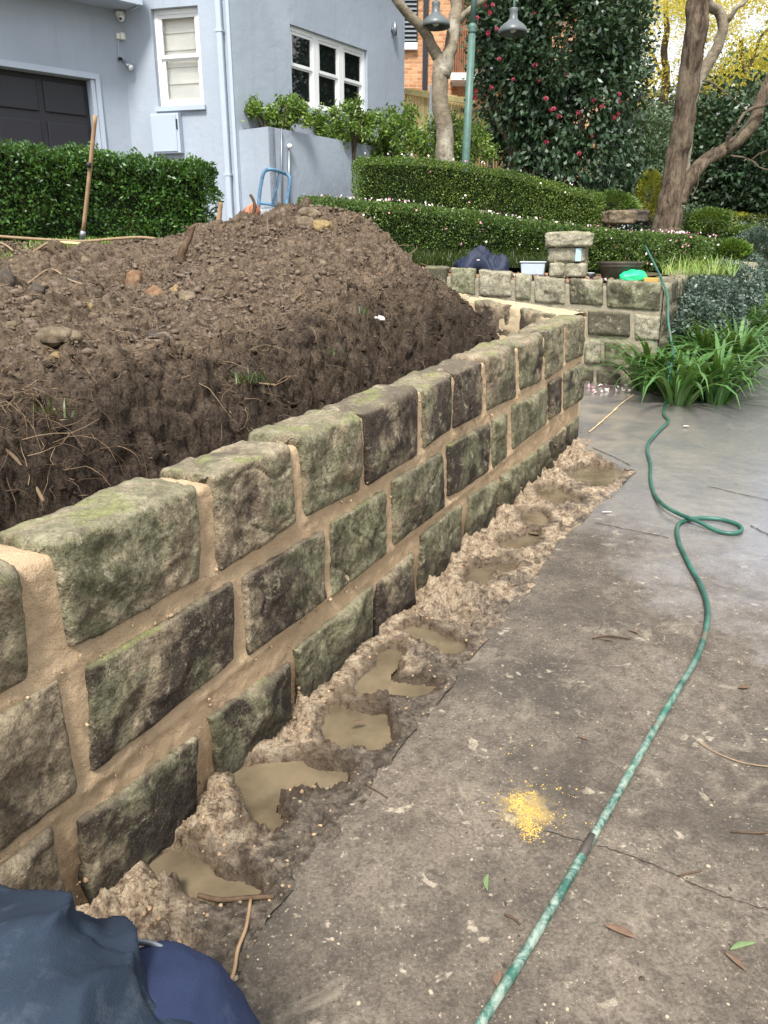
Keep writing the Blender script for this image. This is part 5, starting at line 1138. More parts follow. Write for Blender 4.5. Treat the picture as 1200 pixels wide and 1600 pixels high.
d0 = fp(188, 97, .07); d1 = fp(196, 109, .16); MB().tube([d0, d0 * .5 + d1 * .5, d1], [.022, .03, .045], 14).build('lamp_head', MAT['steel'], fl, True); dn = (d1 - d0) / np.linalg.norm(d1 - d0); MB().tube([d1 + dn * .001, d1 + dn * .02], [.04, .03], 14).build('lens', MAT['white'], fl, True)
# planter box in front of the side wall
A_ = np.array([-1.89, 11.03]); w = .4295; B_ = A_ + nS * w * 1.22; PZ = 3.10
planter = empty('rendered_planter', (A_[0], A_[1], 1.6), 'long blue-grey rendered planter wall below the triple window', 'planter')
th = .12
mb = MB(); mb.slab(B_, dS, nS, 0, 3.3, -th, 0, 1.3, PZ); mb.build('long_side', MAT['render'], planter)
mb = MB(); mb.slab(B_, -nS, -dS, 0, w * 1.22 - .003, -th, .003, 1.3, PZ - .002); mb.build('end_side', MAT['render'], planter)
mb = MB(); mb.slab(B_, dS, nS, th, 3.3, -.52, -th - .002, 2.6, 2.98); mb.build('soil_fill', MAT['soil'], planter)
def pp(u, v, t): x, z = along(B_, dS, nS, u, v); q_ = B_ + dS * x + nS * t; return np.array([q_[0], q_[1], z])
wp = empty('wall_pipe', pp(447, 300, .03), 'thin grey pipe with a round cap running up the planter wall behind the blue trolley', 'pipe')
MB().tube([pp(449, 330, .03), pp(449, 234, .03)], .014, 8).build('pipe', MAT['steel'], wp, True); c = pp(449, 230, .04); MB().lathe(c, [(0, .04), (.03, .03), (.035, -.01), (0, -.02)], 14).build('pipe_cap', MAT['white'], wp, True)
MB().tube([pp(439, 330, .02), pp(438, 262, .02), pp(438, 201, .02)], .010, 6).build('thin_pipe', MAT['steel'], wp, True)

# ---- brick neighbour, balcony, louvres
yb = 24.0
brick = empty('brick_house', at(700, 100, yb), 'orange brick neighbouring house with dark downpipe and timber-slatted balcony', 'house')
bx0, bx1 = at(560, 60, yb)[0], at(800, 60, yb)[0]
def upright_wall(name, x0, x1, y, z0, z1, mat, par, th=.25):   # mesh built in its own frame so bricks course along x
    m = bpy.data.meshes.new(name); V = [(x0, 0, -z0), (x1, 0, -z0)]
    o = MB().box((0, 0, 0), (x1 - x0, z1 - z0, th)).build(name, mat, par); o.parent = None
    o.location = (x0, y + 0, z0); o.rotation_euler = (math.pi / 2, 0, 0); o.location.y = y + th
    if par: o.parent = par; o.matrix_parent_inverse = par.matrix_basis.inverted()
    return o
upright_wall('wall', bx0, at(708, 60, yb)[0], yb, 1.0, 9.0, MAT['brick'], brick)
upright_wall('wall', at(708, 60, yb)[0] + .002, at(1000, 60, yb)[0], yb + .55, 1.0, 9.0, MAT['brick'], brick)
x = at(665, 60, yb - .1)[0]; MB().box((x - .07, yb - .10, 2), (x + .07, yb - .002, 9)).build('downpipe', MAT['charcoal'], brick)
z0 = at(730, 129, yb)[2]; z1 = at(730, 118, yb)[2]; xa, xb = at(703, 120, yb)[0], at(792, 120, yb)[0]
MB().box((xa, yb - .35, z0), (xb, yb + .5, z1)).build('balcony_slab', MAT['white'], brick)
nb = 26
for i in range(nb):
    x = xa + .03 + (xb - xa - .1) * i / (nb - 1); MB().box((x, yb - .30, z1 + .003), (x + .075, yb - .26, at(730, 52, yb)[2])).build('slat', MAT['redtimber'], brick)
xl0, xl1 = at(634, 60, yb - .3)[0], at(651, 60, yb - .3)[0]; lou = MB().box((xl0 - .3, yb - .10, at(640, 68, yb)[2]), (xl1 + .03, yb - .004, 9)).build('louvre_frame', MAT['charcoal'], brick)
zz = at(640, 66, yb)[2]
for i in range(20):
    MB().hexa([(xl0 - .25, yb - .15, zz + i * .105), (xl1, yb - .15, zz + i * .105), (xl1, yb - .105, zz + i * .105 + .05), (xl0 - .25, yb - .105, zz + i * .105 + .05), (xl0 - .25, yb - .15, zz + i * .105 + .01), (xl1, yb - .15, zz + i * .105 + .01), (xl1, yb - .105, zz + i * .105 + .06), (xl0 - .25, yb - .105, zz + i * .105 + .06)]).build('louvre', MAT['steel'], lou)
MB().box((xl0 - .3, yb - .14, at(640, 79, yb)[2]), (xl1 + .03, yb - .003, at(640, 68, yb)[2] - .003)).build('louvre_sill', MAT['white'], brick)
MB().box((bx0 - .5, yb - .6, 9.0), (at(1000, 60, yb)[0] + .5, yb + 8, 9.3)).build('roof', MAT['slate'], brick)
# paling fence
fence = empty('paling_fence', at(680, 160, 15.6), 'yellowish timber paling fence stepping down to the right behind the mottled tree', 'fence')
i = 0
for k_ in range(64):
    u = 600 + k_ * 4.6; y = 15.4 + k_ * .035; vt = 137 + (u - 632) * .16 if u < 742 else 153 + (u - 742) * .12 + 18
    p = at(u, vt + rnd.uniform(-1, 1), y); x = p[0]; o = MB().box((x, y, 1.4), (x + .048, y + .018 + .012 * (k_ % 2), p[2])).build('paling', MAT['paling'], fence)
for (ua, ub, va, vb) in ((600, 742, 138, 160),):
    a, b = at(ua, va + 0, 15.38), at(ub, vb + 0, 16.4); P = []
    for z in (-.05, .03):
        for (q_, t) in ((a, -.05), (b, -.05), (b, -.005), (a, -.005)): P.append((q_[0], q_[1] + t, q_[2] + z))
    MB().hexa(P).build('capping_rail', MAT['timber'], fence)
for u, v0, y in ((674, 134, 15.4), (770, 150, 16.2)): p = at(u, v0, y); MB().box((p[0] - .035, y - .1, 1.4), (p[0] + .035, y - .06, p[2])).build('fence_post', MAT['steel'], fence)
# pale building seen far off between the trees
fb = empty('pale_building', at(985, 200, 38), 'pale building with a small balcony roof seen far off beside the camellia', 'building')
a = at(960, 230, 38); b = at(992, 128, 38); MB().box((a[0], 38, a[2]), (b[0], 44, b[2])).build('wall', MAT['white'], fb)
a = at(993, 165, 37.5); b = at(1010, 150, 37.5); MB().box((a[0], 37.2, a[2]), (b[0], 40, b[2])).build('balcony_roof', MAT['slate'], fb)
a = at(992, 178, 37.5); b = at(996, 150, 37.5); MB().box((a[0], 37.4, a[2] - 1.4), (b[0], 37.8, b[2])).build('post', MAT['charcoal'], fb)

# ---- green lamp post with two hanging shades
yl = 11.2
lp = at(728, 245, yl); post = empty('lamp_post', lp, 'slim green lamp post with two grey bell-shaped lamp shades', 'lamp post')
zc = at(738, 45, yl)[2]; xc = at(738, 45, yl)[0]; xt = at(744, -40, yl)[0]; ztp = at(744, -70, yl)[2]
MB().tube([(lp[0] - .01, yl, 1.4), lp, (xc, yl, zc)], [.056, .054, .046], 16).build('pole', MAT['greenpole'], post, True)
MB().lathe((xc, yl, zc), [(.05, -.05), (.065, -.03), (.05, -.01), (.068, .015), (.05, .04), (.034, .06)], 18).build('collar', MAT['greenpole'], post, True)
MB().tube([(xc, yl, zc + .05), (xt, yl, ztp)], [.036, .034], 14).build('upper_pole', MAT['greenpole'], post, True)
for (u, v, sg) in ((681, 26, -1), (802, 36, 1)):
    b = at(u, v, yl); m_ = .0098
    arm = [(xt, yl, ztp - .25), (xt + (b[0] - xt) * .35, yl, ztp + .12), (xt + (b[0] - xt) * .8, yl, ztp + .14), (b[0], yl, ztp - .10), (b[0], yl, b[2] + .12)]
    MB().tube(spline(arm, 6), .016, 8).build('arm', MAT['greenpole'], post, True)
    sh = MB().lathe((b[0], yl, b[2]), [(0, .17), (.045, .165), (.055, .15), (.048, .12), (.052, .05), (.075, .02), (.12, -.01), (.165, -.05), (.182, -.085), (.184, -.12), (.176, -.12), (.174, -.09), (.15, -.05), (.05, .0), (0, .0)], 30).build('lamp_shade', MAT['lampgrey'], post, True)
    MB().lathe((b[0], yl, b[2]), [(0, -.02), (.04, -.03), (.05, -.07), (.03, -.10), (0, -.11)], 14).build('lamp_bulb', MAT['white'], sh, True)
# grey rock edging beyond the upper hedge
for i, (u, v, y, w, lb) in enumerate([(968, 340, 11.4, .38, 'flat grey edging rock right of the upper hedge end'), (990, 338, 11.9, .3, 'small dark edging rock beside the flat grey one')]):
    p = at(u, v, y); block('edging_rock', p[0], p[1], p[2], w, .3, .16, None, MAT['rock' if i == 0 else 'rockdark'], 70 + i, .3, .03); tag(bpy.data.objects['edging_rock' if i == 0 else 'edging_rock.001'], lb, 'rock', None, 'thing')
p = at(1168, 412, 10.6); sp = empty('stone_post', p, 'small square stone post at the far end of the old wall, by the right edge', 'stone post')
q_ = at(1165, 405, 10.5)
for i, (z, h_) in enumerate(((.55, .42), (.98, .40), (1.33, .28))): block('stone', q_[0], 10.6, z, .36, .34, h_, sp, MAT['oldstone'], 81 + i, pa)
# ================================================================== SMALL THINGS
# trolley
yt_ = 8.6
tr = empty('blue_trolley', at(425, 330, yt_), 'upturned blue tubular hand trolley frame behind the soil heap', 'trolley')
fpx = [(404, 325), (406, 300), (411, 273), (416, 266), (426, 265), (445, 271), (452, 276), (453, 285), (450, 305), (447, 325)]
MB().tube(spline([at(u, v, yt_ + (.25 if u > 430 else 0)) for u, v in fpx], 5), .018, 10).build('frame', MAT['trolley'], tr, True)
MB().tube([at(406, 317, yt_), at(448, 323, yt_ + .25)], .016, 8).build('crossbar', MAT['trolley'], tr, True)
MB().tube([at(436, 271, yt_ + .12), at(434, 285, yt_ + .1), at(426, 318, yt_ + .1)], [.012, .016, .012], 8).build('centre_strut', MAT['trolley'], tr, True)
pn = MB(); a, b = at(402, 340, yt_ - .1), at(463, 324, yt_ + .1)
pn.hexa([at(400, 345, yt_ - .25), at(462, 345, yt_ - .1), at(462, 345, yt_ + .3), at(400, 345, yt_ + .2), at(406, 326, yt_ - .2), at(463, 325, yt_ - .05), at(455, 323, yt_ + .3), at(412, 323, yt_ + .2)]).build('tray', MAT['steel'], tr, bevel=.02)
tp = MB(); c = at(385, 338, 8.3); ax = np.array([.5, -.75, .2]); ax /= np.linalg.norm(ax)
tp.tube([c + ax * .25 * k for k in (-.9, .3, .31, .8, .8, .3)], [.055, .055, .072, .072, .062, .05], 20, False); tag(tp.build('terracotta_pipe', MAT['terracotta'], None, True), 'broken terracotta drain pipe lying beside the blue trolley', 'pipe', None, 'thing')
def stick(name, pxs, rad, mat, label, cat, par=None):
    o = MB().tube(spline([at(*p) for p in pxs], 5), rad, 8).build(name, MAT[mat], par, True)
    if label: tag(o, label, cat, None, 'thing')
    return o
stick('stake', [(341, 352, 6.9), (343, 335, 6.9), (345, 316, 6.9)], [.022] * 6 + [.019] * 5, 'wood', 'upright grey stake stuck in the soil left of the terracotta pipe', 'stake')
stick('broken_root', [(393, 345, 6.8), (398, 325, 6.8), (396, 313, 6.8), (391, 304, 6.8)], [.016] * 8 + [.012] * 8, 'twig', 'curved broken root standing up in front of the blue trolley', 'root')
stick('broken_root', [(284, 412, 5.5), (285, 395, 5.5), (296, 375, 5.5), (303, 352, 5.5)], [.025] * 8 + [.014] * 8, 'twig', 'dark forked root leaning out of the soil near the hedge end', 'root')
rt = bpy.data.objects['broken_root.001']; stick('offshoot', [(301, 362, 5.5), (296, 358, 5.5), (290, 354, 5.5)], [.01] * 11, 'twig', None, None, rt)
# leaning pole with metal ferrule
pl = empty('wooden_pole', at(128, 375, 6.55), 'weathered wooden pole with a metal socket leaning upright against the leafy hedge', 'pole')
MB().tube(spline([at(130, 362, 6.55), at(138, 290, 6.52), at(144, 230, 6.5), at(149, 180, 6.48)], 4), [.016] * 12 + [.017], 10).build('shaft', MAT['wood'], pl, True)
MB().tube([at(128, 376, 6.55), at(129, 369, 6.55), at(129, 368, 6.55), at(130, 361, 6.55)], [.02, .02, .026, .02], 12).build('ferrule', MAT['steel'], pl, True)
MB().tube([at(127.6, 380, 6.55), at(128, 375, 6.55)], [.017, .017], 10).build('tip', MAT['blackish'], pl, True)
MB().tube([at(138.3, 262, 6.49), at(139, 254, 6.49)], [.018, .018], 10).build('dark_band', MAT['blackish'], pl, True)
def lay(px, y, lift=.01): return [np.array([*(at(u, v, yy)[:2]), 0]) + np.array([0, 0, at(u, v, yy)[2]]) for (u, v), yy in zip(px, y)]
stick('pale_hose', [(-40, 366, 6.5), (20, 371, 6.45), (80, 375, 6.45), (130, 377, 6.45), (180, 373, 6.4), (220, 371, 6.4), (250, 375, 6.35), (268, 384, 6.2)], .011, 'paleroot', 'thin pale hose lying along the lawn at the foot of the leafy hedge', 'hose')
stick('timber_strip', [(95, 379, 6.3), (140, 382, 6.25), (176, 388, 6.2)], .011, 'timber', 'short pale timber strip on the soil beside the lawn', 'timber')
mb = MB(); p = at(252, 391, 6.1); mb.hexa([p + np.array(q_) for q_ in ((-.02, 0, -.03), (.02, 0, -.03), (.02, .01, -.03), (-.02, .01, -.03), (-.015, 0, .035), (.025, 0, .025), (.025, .01, .025), (-.015, .01, .035))]); tag(mb.build('orange_marker', MAT['orange'], None), 'tiny orange plastic marker poking from the soil', 'marker', None, 'thing')
# rocks lying on the soil
def on_soil(u, v, y0=1.5, y1=6.6):
    for y in np.arange(y0, y1, .03):
        p = at(u, v, y); s_, d_ = sd_of(p[0], p[1])
        if d_ > .3 and p[2] < soil_at(p[0], p[1]): return p
    return at(u, v, 5.8)
RK = [(97, 517, 66, 30, 'rock', 'largest pale brown flat rock lying on the soil at the left'), (120, 436, 44, 22, 'rockdark', 'dark rounded rock half buried near the lawn edge'), (12, 430, 40, 34, 'rockdark', 'big dark rock at the left edge of the soil'), (213, 430, 28, 32, 'rockred', 'reddish crumbly rock left of centre in the soil'), (246, 452, 36, 28, 'rockred', 'low orange-brown rock beside the grey rounded one'),
 (292, 456, 28, 22, 'rock', 'grey rounded rock at the middle of the soil bank'), (272, 448, 18, 20, 'rockyellow', 'small ochre rock between the orange-brown and the grey rock'), (147, 475, 18, 16, 'rockyellow', 'little yellow stone above the big flat rock'), (138, 403, 22, 16, 'rock', 'small pale grey stone by the timber strip'), (88, 552, 16, 10, 'rockyellow', 'yellowish flake below the big flat rock'),
 (484, 330, 36, 20, 'rock', 'angular tan rock on the crest of the heap'), (478, 346, 34, 24, 'rock', 'tan rock just under the crest of the heap, left one'), (505, 346, 30, 22, 'rockyellow', 'tan rock just under the crest of the heap, right one'), (59, 447, 26, 20, 'rockdark', 'small dark rock right of the one at the left edge'), (590, 494, 22, 9, 'petal_pale', 'whitish flat chip on the slope near the return wall'), (505, 408, 14, 9, 'rock', 'pale chip in the middle of the heap'),
 (245, 520, 34, 16, 'rockdark', 'dark buried rock right of the big flat rock'), (640, 440, 16, 10, 'rockyellow', 'small ochre chip low on the right side of the heap'), (20, 505, 20, 12, 'rock', 'small grey rock left of the big flat one'), (335, 420, 20, 14, 'rock', 'small tan rock uphill from the grey rounded one')]
for i, (u, v, w, h_, mt, lb) in enumerate(RK):
    p = on_soil(u, v + h_ * .35); mpx = p[1] / 1.04 / FPX; rr = np.random.RandomState(i + 5); Vv = IV2 * np.array([w * mpx * .55, w * mpx * .38, h_ * mpx * .62]); nn = IV2
    for k_ in range(7):
        d_ = rr.normal(size=3); d_ /= np.linalg.norm(d_); cut = rr.uniform(.5, .75); ds = nn @ d_; Vv = np.where((ds > cut)[:, None], Vv * (cut / np.maximum(ds, cut))[:, None], Vv)
    Vv = Vv + nn * (w * mpx * (.12 * fbm(nn + i, 2.2, 4, .6, i, True) + .05 * fbm(nn + i, 7, 3, .6, i)))[:, None]; o = mesh_np('loose_rock', Vv, IF2, MAT[mt], None, True); o.location = Vector([float(q_) for q_ in p]); o.location.z -= h_ * mpx * .06; o.rotation_euler = (rr.uniform(-.2, .2), rr.uniform(-.3, .3), rr.uniform(-.4, .4)); tag(o, lb, 'rock', None, 'thing')
# clods, pebbles, roots over the soil
n = 22000; xx = rs.uniform(-3.6, 1.3, n * 2); yy = rs.uniform(1.2, 6.9, n * 2); s_, d_ = sd_of(xx, yy); rd = (xx - rp0[0]) * ret.N[0] + (yy - rp0[1]) * ret.N[1]; ok = (d_ > .45) & ((rd > .05) | (xx < 0))
xx, yy = xx[ok][:n], yy[ok][:n]; zz = soil_z(xx, yy); C = np.stack([xx, yy, zz + .002], -1); szz = rs.gamma(1.0, .0062, len(xx)).clip(.002, .028); C[:, 2] -= szz * .25
top_ = d_[ok][:n] > 1.0; kk = rs.rand(len(xx)); clod = simple('clod', rgb(112, 98, 85), .95, .1, .3, 30, .004); clod2 = simple('clod_dark', rgb(58, 48, 41), .95, .1, .3, 30, .004)
soilroot = bpy.data.objects['soil_bank']
for nm, mk, mt, f in (('soil_clods', (kk < .84) & top_, clod, 1.0), ('soil_clods', (kk < .6) & ~top_, clod2, .8), ('pebbles', (kk >= .84) & (kk < .97) & top_, MAT['rock'], .7), ('pebbles', (kk >= .97) & (kk < .985) & top_, MAT['rockred'], .7), ('pebbles', (kk >= .985) & top_, MAT['rockyellow'], .5), ('pebbles', (kk >= .6) & (kk < .64) & ~top_, MAT['rock'], .4)):
    scatter(nm, C[mk], szz[mk] * f, mt, soilroot, (1.25, .8, .7), 9, 1.1)
for (n_, mt, a0, a1, Ls) in ((2600, 'paleroot', 1.5, 6.6, .035), (2600, 'twig', 1.5, 6.6, .04)):
    xq = rs.uniform(-3.2, 1.2, n_); yq = rs.uniform(a0, a1, n_); sq_, dq_ = sd_of(xq, yq); k_ = (dq_ > .55) & (yq < 6.3); xq, yq = xq[k_], yq[k_]
    Cq = np.array([(a, b, soil_at(a, b) + .008) for a, b in zip(xq, yq)]); Vq, Fq = leaves(Cq, rs.normal(0, 1, (len(Cq), 3)) * np.array([1, 1, .12]), Ls, .0035, rs, spread=.05, fold=.1); tag(mesh_np('straw_bits', Vq, Fq, MAT[mt], soilroot), kind='stuff')
def rootlets(name, anchors, mat, rad, L, par, seed, droop=.6, kind='stuff'):
    r_ = np.random.RandomState(seed); mb = MB()
    for p in anchors:
        p = (p[0], p[1], soil_at(p[0], p[1])); a = r_.uniform(0, 6.283); l_ = L * r_.uniform(.4, 1.3); d = np.array([math.cos(a) * .7 + .5 * N[0], math.sin(a) * .7 + .5 * N[1], r_.uniform(-.2, .5)]); q_ = np.array(p, float) + np.array([0, 0, .008]); pts_ = [q_]
        for k_ in range(5):
            q_ = q_ + d * l_ / 5; zt = soil_at(q_[0], q_[1]) + .006; q_[2] = max(q_[2], zt) if sd_of(q_[0], q_[1])[1] > .35 else q_[2]; pts_.append(q_.copy()); d = d + r_.normal(0, .35, 3); d[2] -= droop * .25; d /= np.linalg.norm(d)
        mb.tube(pts_, list(np.linspace(rad, rad * .4, 6) * r_.uniform(.6, 1.3)), 4, False)
    return tag(mb.build(name, mat, par, True), kind=kind)
anch = []
while len(anch) < 430:
    s__ = rnd.uniform(.6, 6.0); d__ = abs(rnd.gauss(.80, .16)); p = O + D * s__ - N * d__
    if d__ > .42: anch.append((p[0], p[1], soil_at(p[0], p[1])))
rootlets('hanging_rootlets', anch[:330], MAT['twig'], .0018, .13, soilroot, 1, 1.2); rootlets('hanging_rootlets', anch[330:], MAT['paleroot'], .0014, .13, soilroot, 2, 1.0)
for (u, v, nn_, sd0) in ((20, 640, 16, 11), (40, 700, 22, 12), (70, 670, 10, 13), (380, 640, 10, 14), (470, 620, 8, 15), (410, 570, 8, 16), (180, 740, 12, 17)):
    p = on_soil(u, v); rootlets('hanging_rootlets', [(p[0] + rnd.gauss(0, .07), p[1] + rnd.gauss(0, .05), 0) for _ in range(nn_)], MAT['twig'] if sd0 % 2 else MAT['paleroot'], .0014, .20, soilroot, sd0, .9)
anch = []
while len(anch) < 90:
    x, y = rnd.uniform(-3, 1), rnd.uniform(1.6, 6.2)
    if sd_of(x, y)[1] > .8: anch.append((x, y, soil_at(x, y)))
rootlets('dry_roots', anch, MAT['paleroot'], .003, .20, soilroot, 3, .2)
for (u, v, L, nn_) in ((385, 600, .07, 40), (505, 566, .05, 22), (560, 498, .05, 20), (80, 680, .06, 14)):
    p = on_soil(u, v); tufts('weed_tuft', [(p[0] + rnd.gauss(0, .05), p[1] + rnd.gauss(0, .03), soil_at(p[0], p[1])) for _ in range(nn_)], L, .006, MAT['mondo'], int(u), soilroot)
def soil_branch(pxs, rad, mat, label):
    P = [on_soil(*p) + np.array([0, -.01, .015]) for p in pxs]; tag(MB().tube(spline(P, 6), rad, 7).build('root', MAT[mat], None, True), label, 'root', None, 'thing')
soil_branch([(45, 447), (80, 424), (110, 441), (138, 450)], .006, 'paleroot', 'long thin pale root curving over the soil below the lawn')
soil_branch([(18, 411), (45, 402), (76, 383)], .009, 'paleroot', 'pale forked root at the lawn edge on the left'); soil_branch([(-5, 380), (10, 386), (22, 395)], .008, 'paleroot', 'short pale root at the far left of the lawn edge')
soil_branch([(360, 594), (400, 603), (440, 607)], .005, 'paleroot', 'thin straw-coloured root sticking out of the dark bank'); soil_branch([(0, 700), (30, 725), (55, 760), (72, 790)], .006, 'paleroot', 'tangled pale root hanging at the left end of the trench')

# ---- things on the old wall
def otop(u, v, back=0.0):
    q_ = old.px(u, v); return old.W(np.array(q_[0]), np.array(-back), np.array(.99))
jk = otop(748, 425, .20); r_ = np.random.RandomState(3)
gu, gv = np.meshgrid(np.linspace(-1, 1, 60), np.linspace(-1, 1, 40), indexing='ij')
def jac(gu, gv):
    rr = np.sqrt((gu * (1 + .2 * gv)) ** 2 + gv ** 2); an = np.arctan2(gv, gu); lim = 1
    zc_ = (.15 + .05 * np.cos(gu * 5.5 + .6) + .03 * np.sin(gv * 6 + gu * 4)) * np.clip(1 - rr ** 5, 0, 1) ** .5 + .10 * fbm(np.stack([gu * 2, gv * 2, gu * 0], -1), 1.4, 3, .6, 3, True) * np.clip(1.1 - rr, 0, 1); return zc_
zc_ = jac(gu, gv); q4 = np.stack([gu * .29 * (1 + .2 * fbm(np.stack([gv * 2, gu, gv * 0], -1), 1, 2, .5, 4)), gv * (.15 - .04 * np.cos(gu * 5.5)) + .03 * gu, zc_ + .008 - .10 * smooth(.2, 1.0, -gv) * smooth(.0, .8, gu)], -1); rr = np.sqrt(gu ** 2 + gv ** 2)
sc_ = np.where(rr > 1, 1 / rr, 1)[..., None]; q4[..., :2] *= sc_; F = grid_faces(60, 40)
ca, sa = old.A; Vw = np.stack([jk[0] + q4[..., 0] * ca + q4[..., 1] * -sa, jk[1] + q4[..., 0] * sa + q4[..., 1] * ca, jk[2] + q4[..., 2]], -1)
jo = mesh_np('navy_jacket', Vw, F, MAT['navy'], None, True); so_ = jo.modifiers.new('thickness', 'SOLIDIFY'); so_.thickness = .012; tag(jo, 'crumpled navy jacket dropped on top of the old stone wall', 'jacket', None, 'thing')
p = otop(745, 425, .15); MB().lathe((p[0] - .02, p[1] - .04, p[2] + .13), [(0, .004), (.02, .003), (.025, -.003), (0, -.006)], 10).build('pale_badge', MAT['petal_pale'], jo)
tb = otop(831, 424, .16); root = empty('plastic_tub', tb, 'translucent pale plastic tub with ribbed sides left of the pier', 'tub')
def obox(c, w, d_, z0, z1, taper=1.0):
    P = []
    for z, k_ in ((z0, 1.0), (z1, taper)):
        for a, b in ((-w, -d_), (w, -d_), (w, d_), (-w, d_)): P.append((c[0] + (a * ca - b * sa) * k_, c[1] + (a * sa + b * ca) * k_, c[2] + z))
    return P
MB().hexa(obox(tb, .11, .075, .01, .13, 1.12)).build('tub_body', MAT['plastic'], root, bevel=.012)
mb = MB(); mb.hexa(obox(tb, .132, .094, .132, .145)); mb.build('rim', MAT['plastic'], root, bevel=.004)
for i in range(9):
    a = -.09 + i * .0225; P = []
    for z, k_ in ((.025, 1.02), (.115, 1.10)):
        for da, b in ((-.005, -.0765), (.005, -.0765), (.005, -.0725), (-.005, -.0725)): aa_ = (a + da) * k_; bb_ = b * k_ - .002; P.append((tb[0] + aa_ * ca - bb_ * sa, tb[1] + aa_ * sa + bb_ * ca, tb[2] + z))
    MB().hexa(P).build('rib', MAT['plastic'], root)
c = otop(895, 430, .12); mug = MB().lathe((c[0] + .01, c[1], c[2]), [(0, 0), (.05, 0), (.055, .01), (.055, .085), (.05, .09), (.045, .09), (.045, .02), (0, .015)], 20).build('black_mug', MAT['blackish'], None, True); tag(mug, 'short black cup standing right of the pier foot', 'cup', None, 'thing')
c2 = c + np.array([.17, .02, 0]); tape = MB().lathe((c2[0], c2[1], c2[2]), [(.02, .0), (.055, .0), (.058, .01), (.058, .05), (.05, .055), (.02, .055), (.02, .0)], 22).build('tape_roll', MAT['blackish'], None, True); tape.rotation_euler = (0, 0, 0); tag(tape, 'small black and white round tin beside the black cup', 'tin', None, 'thing'); MB().lathe((c2[0], c2[1], c2[2] + .056), [(0, .003), (.045, .002), (.045, -.004)], 18).build('lid', MAT['white'], tape, True)
bk = otop(968, 438, .30); bp_ = (bk[0], bk[1], bk[2] - .02)
bu = MB().lathe(bp_, [(0, 0), (.16, 0), (.20, .17), (.215, .19), (.215, .205), (.203, .205), (.19, .17), (.15, .04), (0, .04)], 36).build('black_bucket', MAT['bucket'], None, True); tag(bu, 'wide muddy black rubber bucket behind the end of the old wall', 'bucket', None, 'thing')
MB().lathe(bp_, [(.196, .155), (.206, .158), (.208, .168), (.200, .17)], 36).build('rim_band', MAT['bucket'], bu, True)
g = otop(990, 440, .13); gb = IV2 * np.array([.13, .08, .055]); gb = gb + IV2 * (.035 * fbm(IV2, 2.2, 4, .6, 3, True))[:, None]; gb[:, 2] = np.maximum(gb[:, 2], -.03)
o = mesh_np('green_bag', gb, IF2, MAT['greenbag'], None, True); o.location = Vector([float(q_) for q_ in g]) + Vector((.0, 0, .045)); tag(o, 'bright green crumpled plastic bag on the old wall end', 'bag', None, 'thing')
s_ = otop(1013, 442, .10); o = block('yellow_sponge', 0, 0, 0, .14, .09, .045, None, MAT['sponge'], 5, 0, .003, 16); o.location = Vector([float(q_) for q_ in s_]) + Vector((.02, 0, .03)); tag(o, 'dirty yellow sponge beside the green bag', 'sponge', None, 'thing')
for i, (u, v, mt, lb) in enumerate([(916, 433, 'rockyellow', 'small tan stone on the wall between the tin and the bucket'), (930, 435, 'rock', 'grey pebble on the wall in front of the bucket'), (905, 437, 'terracotta', 'reddish chip on the wall by the tin'), (955, 438, 'rock', 'rounded pale stone left of the green bag')]):
    s_ = otop(u, v, .1); o = mesh_np('wall_chip', IV * np.array([.035, .025, .018]), IF, MAT[mt]); o.location = Vector([float(q_) for q_ in s_]) + Vector((0, 0, .018)); tag(o, lb, 'stone', None, 'thing')
r_ = np.random.RandomState(77); C = np.array([old.W(np.array(r_.uniform(1.2, 3.4)), np.array(-r_.uniform(.02, .3)), np.array(1.0)) for _ in range(110)]); V, F = leaves(C, np.tile([0, 0, .1], (110, 1)), .05, .03, r_, fold=.3); tag(mesh_np('fallen_petals', V, F, MAT['petal_pale'], None), kind='stuff')
C = np.array([old.W(np.array(r_.uniform(1.0, 3.4)), np.array(-r_.uniform(.02, .3)), np.array(1.0)) for _ in range(45)]); V, F = leaves(C, np.tile([0, 0, .1], (45, 1)), .045, .03, r_, fold=.3); tag(mesh_np('fallen_petals', V, F, MAT['petal_pink'], None), kind='stuff')
for nm, mt, k_ in (('pink', 'petal_pink', 22), ('pale', 'petal_pale', 34)):
    C = np.array([ground(r_.uniform(915, 990), 0 * 1 + r_.uniform(588, 612), .012) for _ in range(k_)]); C[:, 1] -= .0; V, F = leaves(C, np.tile([0, 0, .0], (k_, 1)), .045, .03, r_, fold=.3, spread=.3); tag(mesh_np('fallen_petals', V, F, MAT[mt], None), kind='stuff')

# ---- green hose
hp = [at(1008, 384, 8.6), at(1022, 412, 8.2), at(1032, 432, 7.9), old.W(np.array(old.L - .03), np.array(-.03), np.array(1.02)) + np.array([.0, 0, .0]), at(1043, 462, 7.5), at(1044, 500, 7.35), at(1049, 535, 7.2), at(1051, 556, 7.1), at(1044, 595, 6.85)]
gp = [(1040, 628), (1037, 648), (1044, 660), (1030, 675), (1015, 692), (1011, 706), (1016, 728), (1016, 750), (1022, 775), (1036, 798), (1060, 812), (1085, 822), (1120, 833), (1145, 837), (1158, 832), (1152, 823), (1125, 815), (1095, 813), (1070, 817), (1058, 826), (1060, 850), (1076, 885), (1096, 922), (1105, 955), (1102, 990), (1088, 1032), (1060, 1080), (1022, 1145), (985, 1210), (948, 1275), (905, 1350), (860, 1428), (805, 1520), (755, 1600), (690, 1710), (600, 1880), (470, 2160)]
for i, (u, v) in enumerate(gp):
    lift = .011 + (.020 if 9 <= i <= 11 else 0); hp.append(ground(u, v, 0) + np.array([0, 0, lift + .002]))
